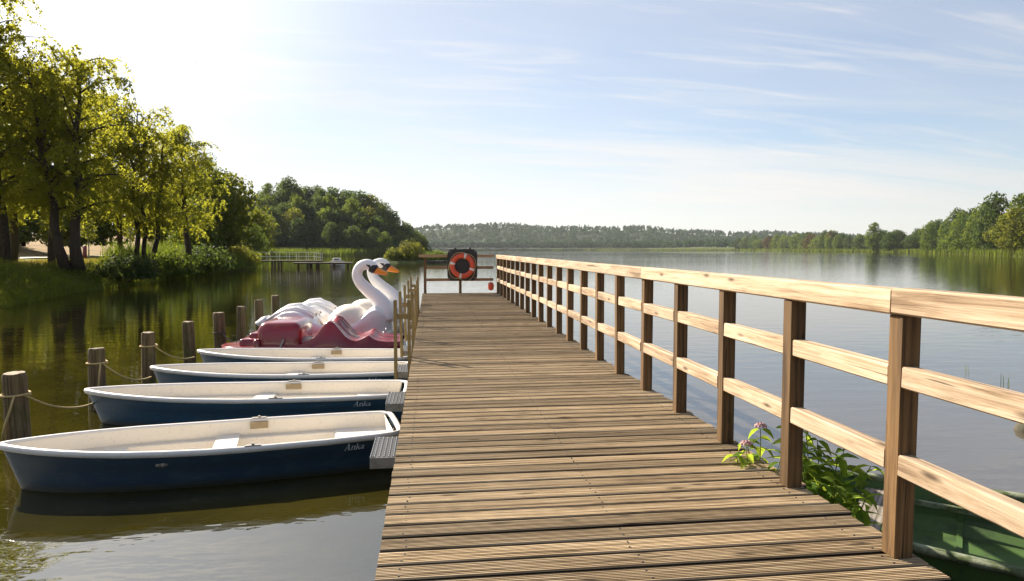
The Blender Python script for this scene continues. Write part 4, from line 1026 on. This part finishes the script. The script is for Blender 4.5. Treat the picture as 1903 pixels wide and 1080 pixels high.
for i in range(64):
    y = 395 + 640*(i/63)**1.15; x = np.interp(y, RBY, RBX) + 14 + r.uniform(-4,16)
    k = r.choice(['rA','rB','rA','rB','rE','rB','rA']); H0 = {'rA':10,'rB':12,'rE':11}[k]
    h = r.uniform(9,17) + (5 if y > 640 else 0)
    near = 'nearer' if i < 20 else 'farther'
    plant_tree('shore_tree', PR[k], (x,y,.5), r.uniform(1.0,2.0) + (.6 if y > 700 else 0), r.uniform(0,6), f'{LBL[k]} tree of the right shore line, {ORD[i]} leftwards from the grove' if i < 20 else f'small {LBL[k]} tree in the farther part of the right shore line', group='nearer trees of the right shore line' if i < 20 else f'{LBL[k]} trees of the farther right shore line', sz=h/H0)
plant_tree('tall_shore_tree', rD, (331,478,.5), 1.75, 1, 'tree rising highest above the right shore line left of the grove', sz=1.55)
plant_tree('lone_shore_tree', rB, (306,425,.5), 1.25, 2, 'lone dark tree between long shore line and the right grove', sz=1.05)

# far forest, one mass: low crowns scattered over the hills and along the far shore
def hill_h(x, y):
    f = np.interp(y, [1395,1480,1580,1720,1850,1990], [-.5,3,-1,-2,-3,-4])
    k = np.interp(y, [1395,1480,1580,1720,1850,1990], [.70,.74,.8,.88,.95,1.0]); fr = np.interp(y, [1480,1580,1720,1850,1990], [0,.2,.52,.85,1.0])
    X = x/k; h = np.interp(X, [p[0] for p in HP], [p[1] for p in HP]) + 3*np.sin(X*.013) + 2*np.sin(X*.031+1)
    return np.maximum(.2, h*fr)
n = 4300; fy = np.concatenate([rng.uniform(1400,1990,3000), rng.uniform(1398,1425,n-3000)])
fx = np.concatenate([rng.uniform(-420,1350,3000), rng.uniform(-260,620,n-3000)])
fr_ = rng.random(500); k_ = (fr_*4).astype(int)                     # growth along the far end of the right shore
sh_ = np.array([p[0] for p in RB[7:12]]); nn_ = np.array([p[1] for p in RB[7:12]]); ff = (fr_*4 - k_)[:,None]
qq = sh_[k_]*(1-ff) + sh_[k_+1]*ff + (nn_[k_]*(1-ff) + nn_[k_+1]*ff)*rng.uniform(8,45,500)[:,None]
fx[-500:] = qq[:,0]; fy[-500:] = qq[:,1]
fz = hill_h(fx, fy); fz[-500:] = .6; con = (fy > 1750) & (rng.random(n) < .28)
K = 46; v = rng.normal(size=(n,K,3)); v /= np.linalg.norm(v, axis=2, keepdims=True); v[:,:,2] = np.abs(v[:,:,2])*1.0 - .15
hh = rng.uniform(12,19,n); ww = rng.uniform(5.5,10,n)
zz = rng.random((n,K))
PB = np.stack([v[:,:,0]*ww[:,None]*.62, v[:,:,1]*ww[:,None]*.62, hh[:,None]*(.45 + .52*v[:,:,2])], 2)
PC = np.stack([v[:,:,0]*ww[:,None]*.5*(1-zz), v[:,:,1]*ww[:,None]*.5*(1-zz), hh[:,None]*1.0*(.1+.9*zz)], 2)
P = np.where(con[:,None,None], PC, PB) + np.stack([fx,fy,fz],1)[:,None,:]
o = link('far_forest', leaf_mesh('far_forest', P.reshape(-1,3), 3.4, M['forest'], .0, .8, v.reshape(-1,3)))
tag(o, 'dense hazy forest covering the low hills across the lake', 'forest', kind='stuff')

# ------------------------------------------------------------------ reeds and waterside growth
def along(pts, n, r_, w0, w1):
    pts = np.array(pts, float); seg = np.linalg.norm(np.diff(pts, axis=0), axis=1); cum = np.concatenate([[0], np.cumsum(seg)])
    u = r_.uniform(0, cum[-1], n); i = np.clip(np.searchsorted(cum, u) - 1, 0, len(seg)-1); f = ((u - cum[i])/seg[i])[:,None]
    p = pts[i]*(1-f) + pts[i+1]*f; t = (pts[i+1]-pts[i])/seg[i][:,None]; nr = np.stack([-t[:,1], t[:,0]], 1); d = r_.uniform(w0, w1, n)[:,None]
    return p + nr*d
shore = [p[0] for p in LB]
def stuff(o, label): return tag(o, label, 'reeds', kind='stuff')
# near dark belt
q = along(shore[1:7], 17000, rng, -.6, 3.2); hgt = .55 + .7*np.clip(np.sin(q[:,1]*.9)*.5 + np.sin(q[:,1]*.37+1)*.6 + rng.normal(0,.25,len(q)) + .5, 0, 1.6)
dshore = np.interp(q[:,1], [p[1] for p in shore[:7]], [p[0] for p in shore[:7]]) - q[:,0]
P = np.column_stack([q, np.interp(dshore, [-.6,0,1.2,3,5], [-1,-.9,-.35,.3,.4])])
stuff(link('near_reeds', blade_mesh('near_reeds', P, hgt*rng.uniform(.75,1.2,len(q))*np.interp(q[:,1],[20,45,70],[.44,.52,.9]), .045, M['reed_dark'], .55)), 'dark green reeds and herbs along the near left bank')
q = along(shore[1:7], 15000, rng, -.3, 2.9); dsh = np.interp(q[:,1], [p[1] for p in shore[:7]], [p[0] for p in shore[:7]]) - q[:,0]
hg = np.interp(q[:,1],[20,45,70],[.5,.56,.95])*(.5 + .6*np.clip(np.sin(q[:,1]*.9)*.5 + np.sin(q[:,1]*.37+1)*.6 + .5, 0, 1.6))
P = np.column_stack([q, np.interp(dsh, [-.6,0,1.2,3,5], [-.95,-.8,-.3,.3,.4]) + hg*rng.uniform(.05,1,len(q))])
stuff(link('waterside_herbs', leaf_mesh('waterside_herbs', P, .16, M['reed_dark'], .2, .5)), 'leafy dark herbs growing among the near left reeds')
# paler belt towards the bathing jetty
q = along(shore[5:9], 9000, rng, -.8, 4); P = np.column_stack([q, np.full(len(q), -.6) + np.clip((np.interp(q[:,1],[p[1] for p in shore[5:9]],[p[0] for p in shore[5:9]])-q[:,0])*.35, 0, 1.0)])
stuff(link('pale_reeds', blade_mesh('pale_reeds', P, rng.uniform(.9,1.9,len(q)), .07, M['reed'], .45)), 'pale green reeds along the left shore before the bathing jetty')
q = along([(-20.6,74),(-21.6,84),(-22.6,91)], 3000, rng, .3, 3.2); P = np.column_stack([q, rng.uniform(.2,1.6,len(q))])
stuff(link('golden_herbs', leaf_mesh('golden_herbs', P, .24, M['reed_gold'], .1, .6)), 'golden yellow flowering herbs near the bathing jetty')
# reed clump like a dark bush, standing as one plant
def shrub(name, label, loc, w_, h_, n, leaf, m, upright=False):
    v = rng.normal(size=(n,3)); v /= np.linalg.norm(v, axis=1, keepdims=True); v[:,2] = np.abs(v[:,2]); rr_ = (.55 + .5*rng.random(n))[:,None]
    lump = 1 + .16*np.sin(v[:,[0]]*9)*np.cos(v[:,[1]]*8 + 1)
    P = v*rr_*lump*np.array([[w_*.5, w_*.5, h_]])
    t = thing(name, label, 'shrub', loc, 0, 'shrubs along the left shore')
    tb = MB()
    for k in range(7): a = k*.9; tb.tube([(.1*math.cos(a), .1*math.sin(a), -.3), (w_*.2*math.cos(a), w_*.2*math.sin(a), h_*.5), (w_*.3*math.cos(a), w_*.3*math.sin(a), h_*.8)], [.03,.022,.01], 5, False)
    tb.build('stem', M['bark'], t); link('foliage', leaf_mesh('foliage', P, leaf, m, .2, .6, v), t)
shrub('shrub', 'dark reedy shrub below the curved grey trunk on left bank', (-18.9,45.5,-.4), 3.8, 1.55, 2600, .22, M['leaf_dark'])
shrub('shrub', 'dense green shrub under the three-trunk drooping tree', (-19.2,53.5,-.4), 3.8, 1.5, 2600, .22, M['leaf_round'])
shrub('shrub', 'dark shrub at water edge right of the drooping row', (-19.6,62,-.3), 5.5, 2.0, 2600, .26, M['leaf_dark'])
shrub('shrub', 'golden green shrub just left of the bathing jetty', (-22.3,82,-.2), 5.5, 2.2, 2400, .28, M['leaf_yellow'])
shrub('shrub', 'round yellow green shrub on the small point left of far railing', (-3.4,118,-.4), 5.0, 3.2, 2800, .30, M['leaf_yellow'])
shrub('shrub', 'low pale shrub at the water tip of the small point', (-6.2,117,-.6), 3.2, 2.2, 1500, .28, M['leaf_yellow'])
shrub('shrub', 'low shrub behind the lifebuoy on the small point', (1.2,119,-.6), 4.0, 1.8, 1500, .28, M['leaf_round'])
# small point of land
mb = []
for x, y, w_ in ((-8.2,116,.3),(-6,116.2,2.4),(-3,117,3.2),(0,118,3.2),(3,119.5,3),(6,121.5,2.2),(8,123,.3)): mb.append([(x,y-w_,-1.0),(x,y-w_*.7,-.62),(x,y,-.35),(x,y+w_*.7,-.6),(x,y+w_,-1.0)])
sheet('small_point', mb, M['meadow'])
r = random.Random(6)
for i in range(7): rock('shore_rock', f'dark rubble stone on water edge of the small point, {ORD[i]} from left', (-.2 + i*.75, 115.2 + i*.35, -.75), (.55,.4,.5), 20+i)['group'] = 'rubble stones on the small point'
q = along([(-7,117),(0,118),(7,122)], 1400, rng, -1, 2.2); P = np.column_stack([q, np.full(len(q), -.6)])
stuff(link('point_reeds', blade_mesh('point_reeds', P, rng.uniform(.8,1.9,len(q)), .09, M['reed'], .45)), 'pale reeds on the small point of land')
# cove reeds under the far left wood
q = along([p[0] for p in LB[9:15]], 5000, rng, -1.5, 3.5); P = np.column_stack([q, np.full(len(q), -.85)])
stuff(link('cove_reeds', blade_mesh('cove_reeds', P, rng.uniform(1.6,2.9,len(q)), .18, M['reed'], .35)), 'reed belt in the cove below the far left wood')
# right bank reeds and far shore reeds
q = along([p[0] for p in RB[1:7]], 15000, rng, -13, 2); P = np.column_stack([q, np.full(len(q), -.8)]); dd = np.hypot(q[:,0], q[:,1])
stuff(link('right_reeds', blade_mesh('right_reeds', P, rng.uniform(1.7,2.7,len(q)), .0008*dd, M['reed'], .35)), 'yellow green reed belt along the right shore')
q = along([p[0] for p in RB[6:13]], 5000, rng, -14, 3); P = np.column_stack([q, np.full(len(q), -.8)])
stuff(link('far_reeds', blade_mesh('far_reeds', P, rng.uniform(2,3.4,len(q)), 1.2, M['reed'], .3)), 'thin reed line along the far shore')
# lawn grass on the left bank
q = along([(-19.5,30),(-22,38),(-22.8,52),(-23.5,66)], 9000, rng, 0, 9); P = np.column_stack([q, np.full(len(q), .40)])
tag(link('lawn_grass', blade_mesh('lawn_grass', P, rng.uniform(.10,.32,len(q)), .03, M['reed_gold'], .6)), 'sunlit yellow green grass under the drooping trees', 'grass', kind='stuff')

# birds far off in the sky
for i, (loc, l) in enumerate([((-38,120,32),'tiny bird high in the sky above the wooded hill'), ((5,300,14.5),'tiny bird low over far hills, left one'), ((29,300,14.8),'tiny bird low over far hills, right one')]):
    b = thing('flying_bird', l, 'bird', loc, .6*i, 'birds in flight'); k = .5 if i == 0 else 1
    MB().tube([(-.28*k,0,0),(-.1*k,0,.02),(.15*k,0,0),(.32*k,0,0)], [.02*k,.07*k,.06*k,.01*k], 6).build('body', M['bird'], b)
    for sg in (-1,1): MB().loft([[(-.06*k,0,.02),(.1*k,0,.02)], [(-.05*k,sg*.28*k,.14*k),(.08*k,sg*.28*k,.14*k)], [(-.12*k,sg*.6*k,.06*k),(-.08*k,sg*.6*k,.06*k)]]).build('wing', M['bird'], b)

# ------------------------------------------------------------------ haze
hz_ = NT('haze'); hz_.t.nodes.remove(hz_.b)
pv = hz_.n('ShaderNodeVolumePrincipled'); pv.inputs['Color'].default_value = (.86,.93,1,1); pv.inputs['Density'].default_value = 0.00006; pv.inputs['Anisotropy'].default_value = .2
hz_.t.links.new(pv.outputs[0], hz_.o.inputs['Volume'])
mb = MB(); mb.box((600, 850, 50), (4200, 2600, 106)); o = mb.build('haze', hz_.m); tag(o, kind='stuff')
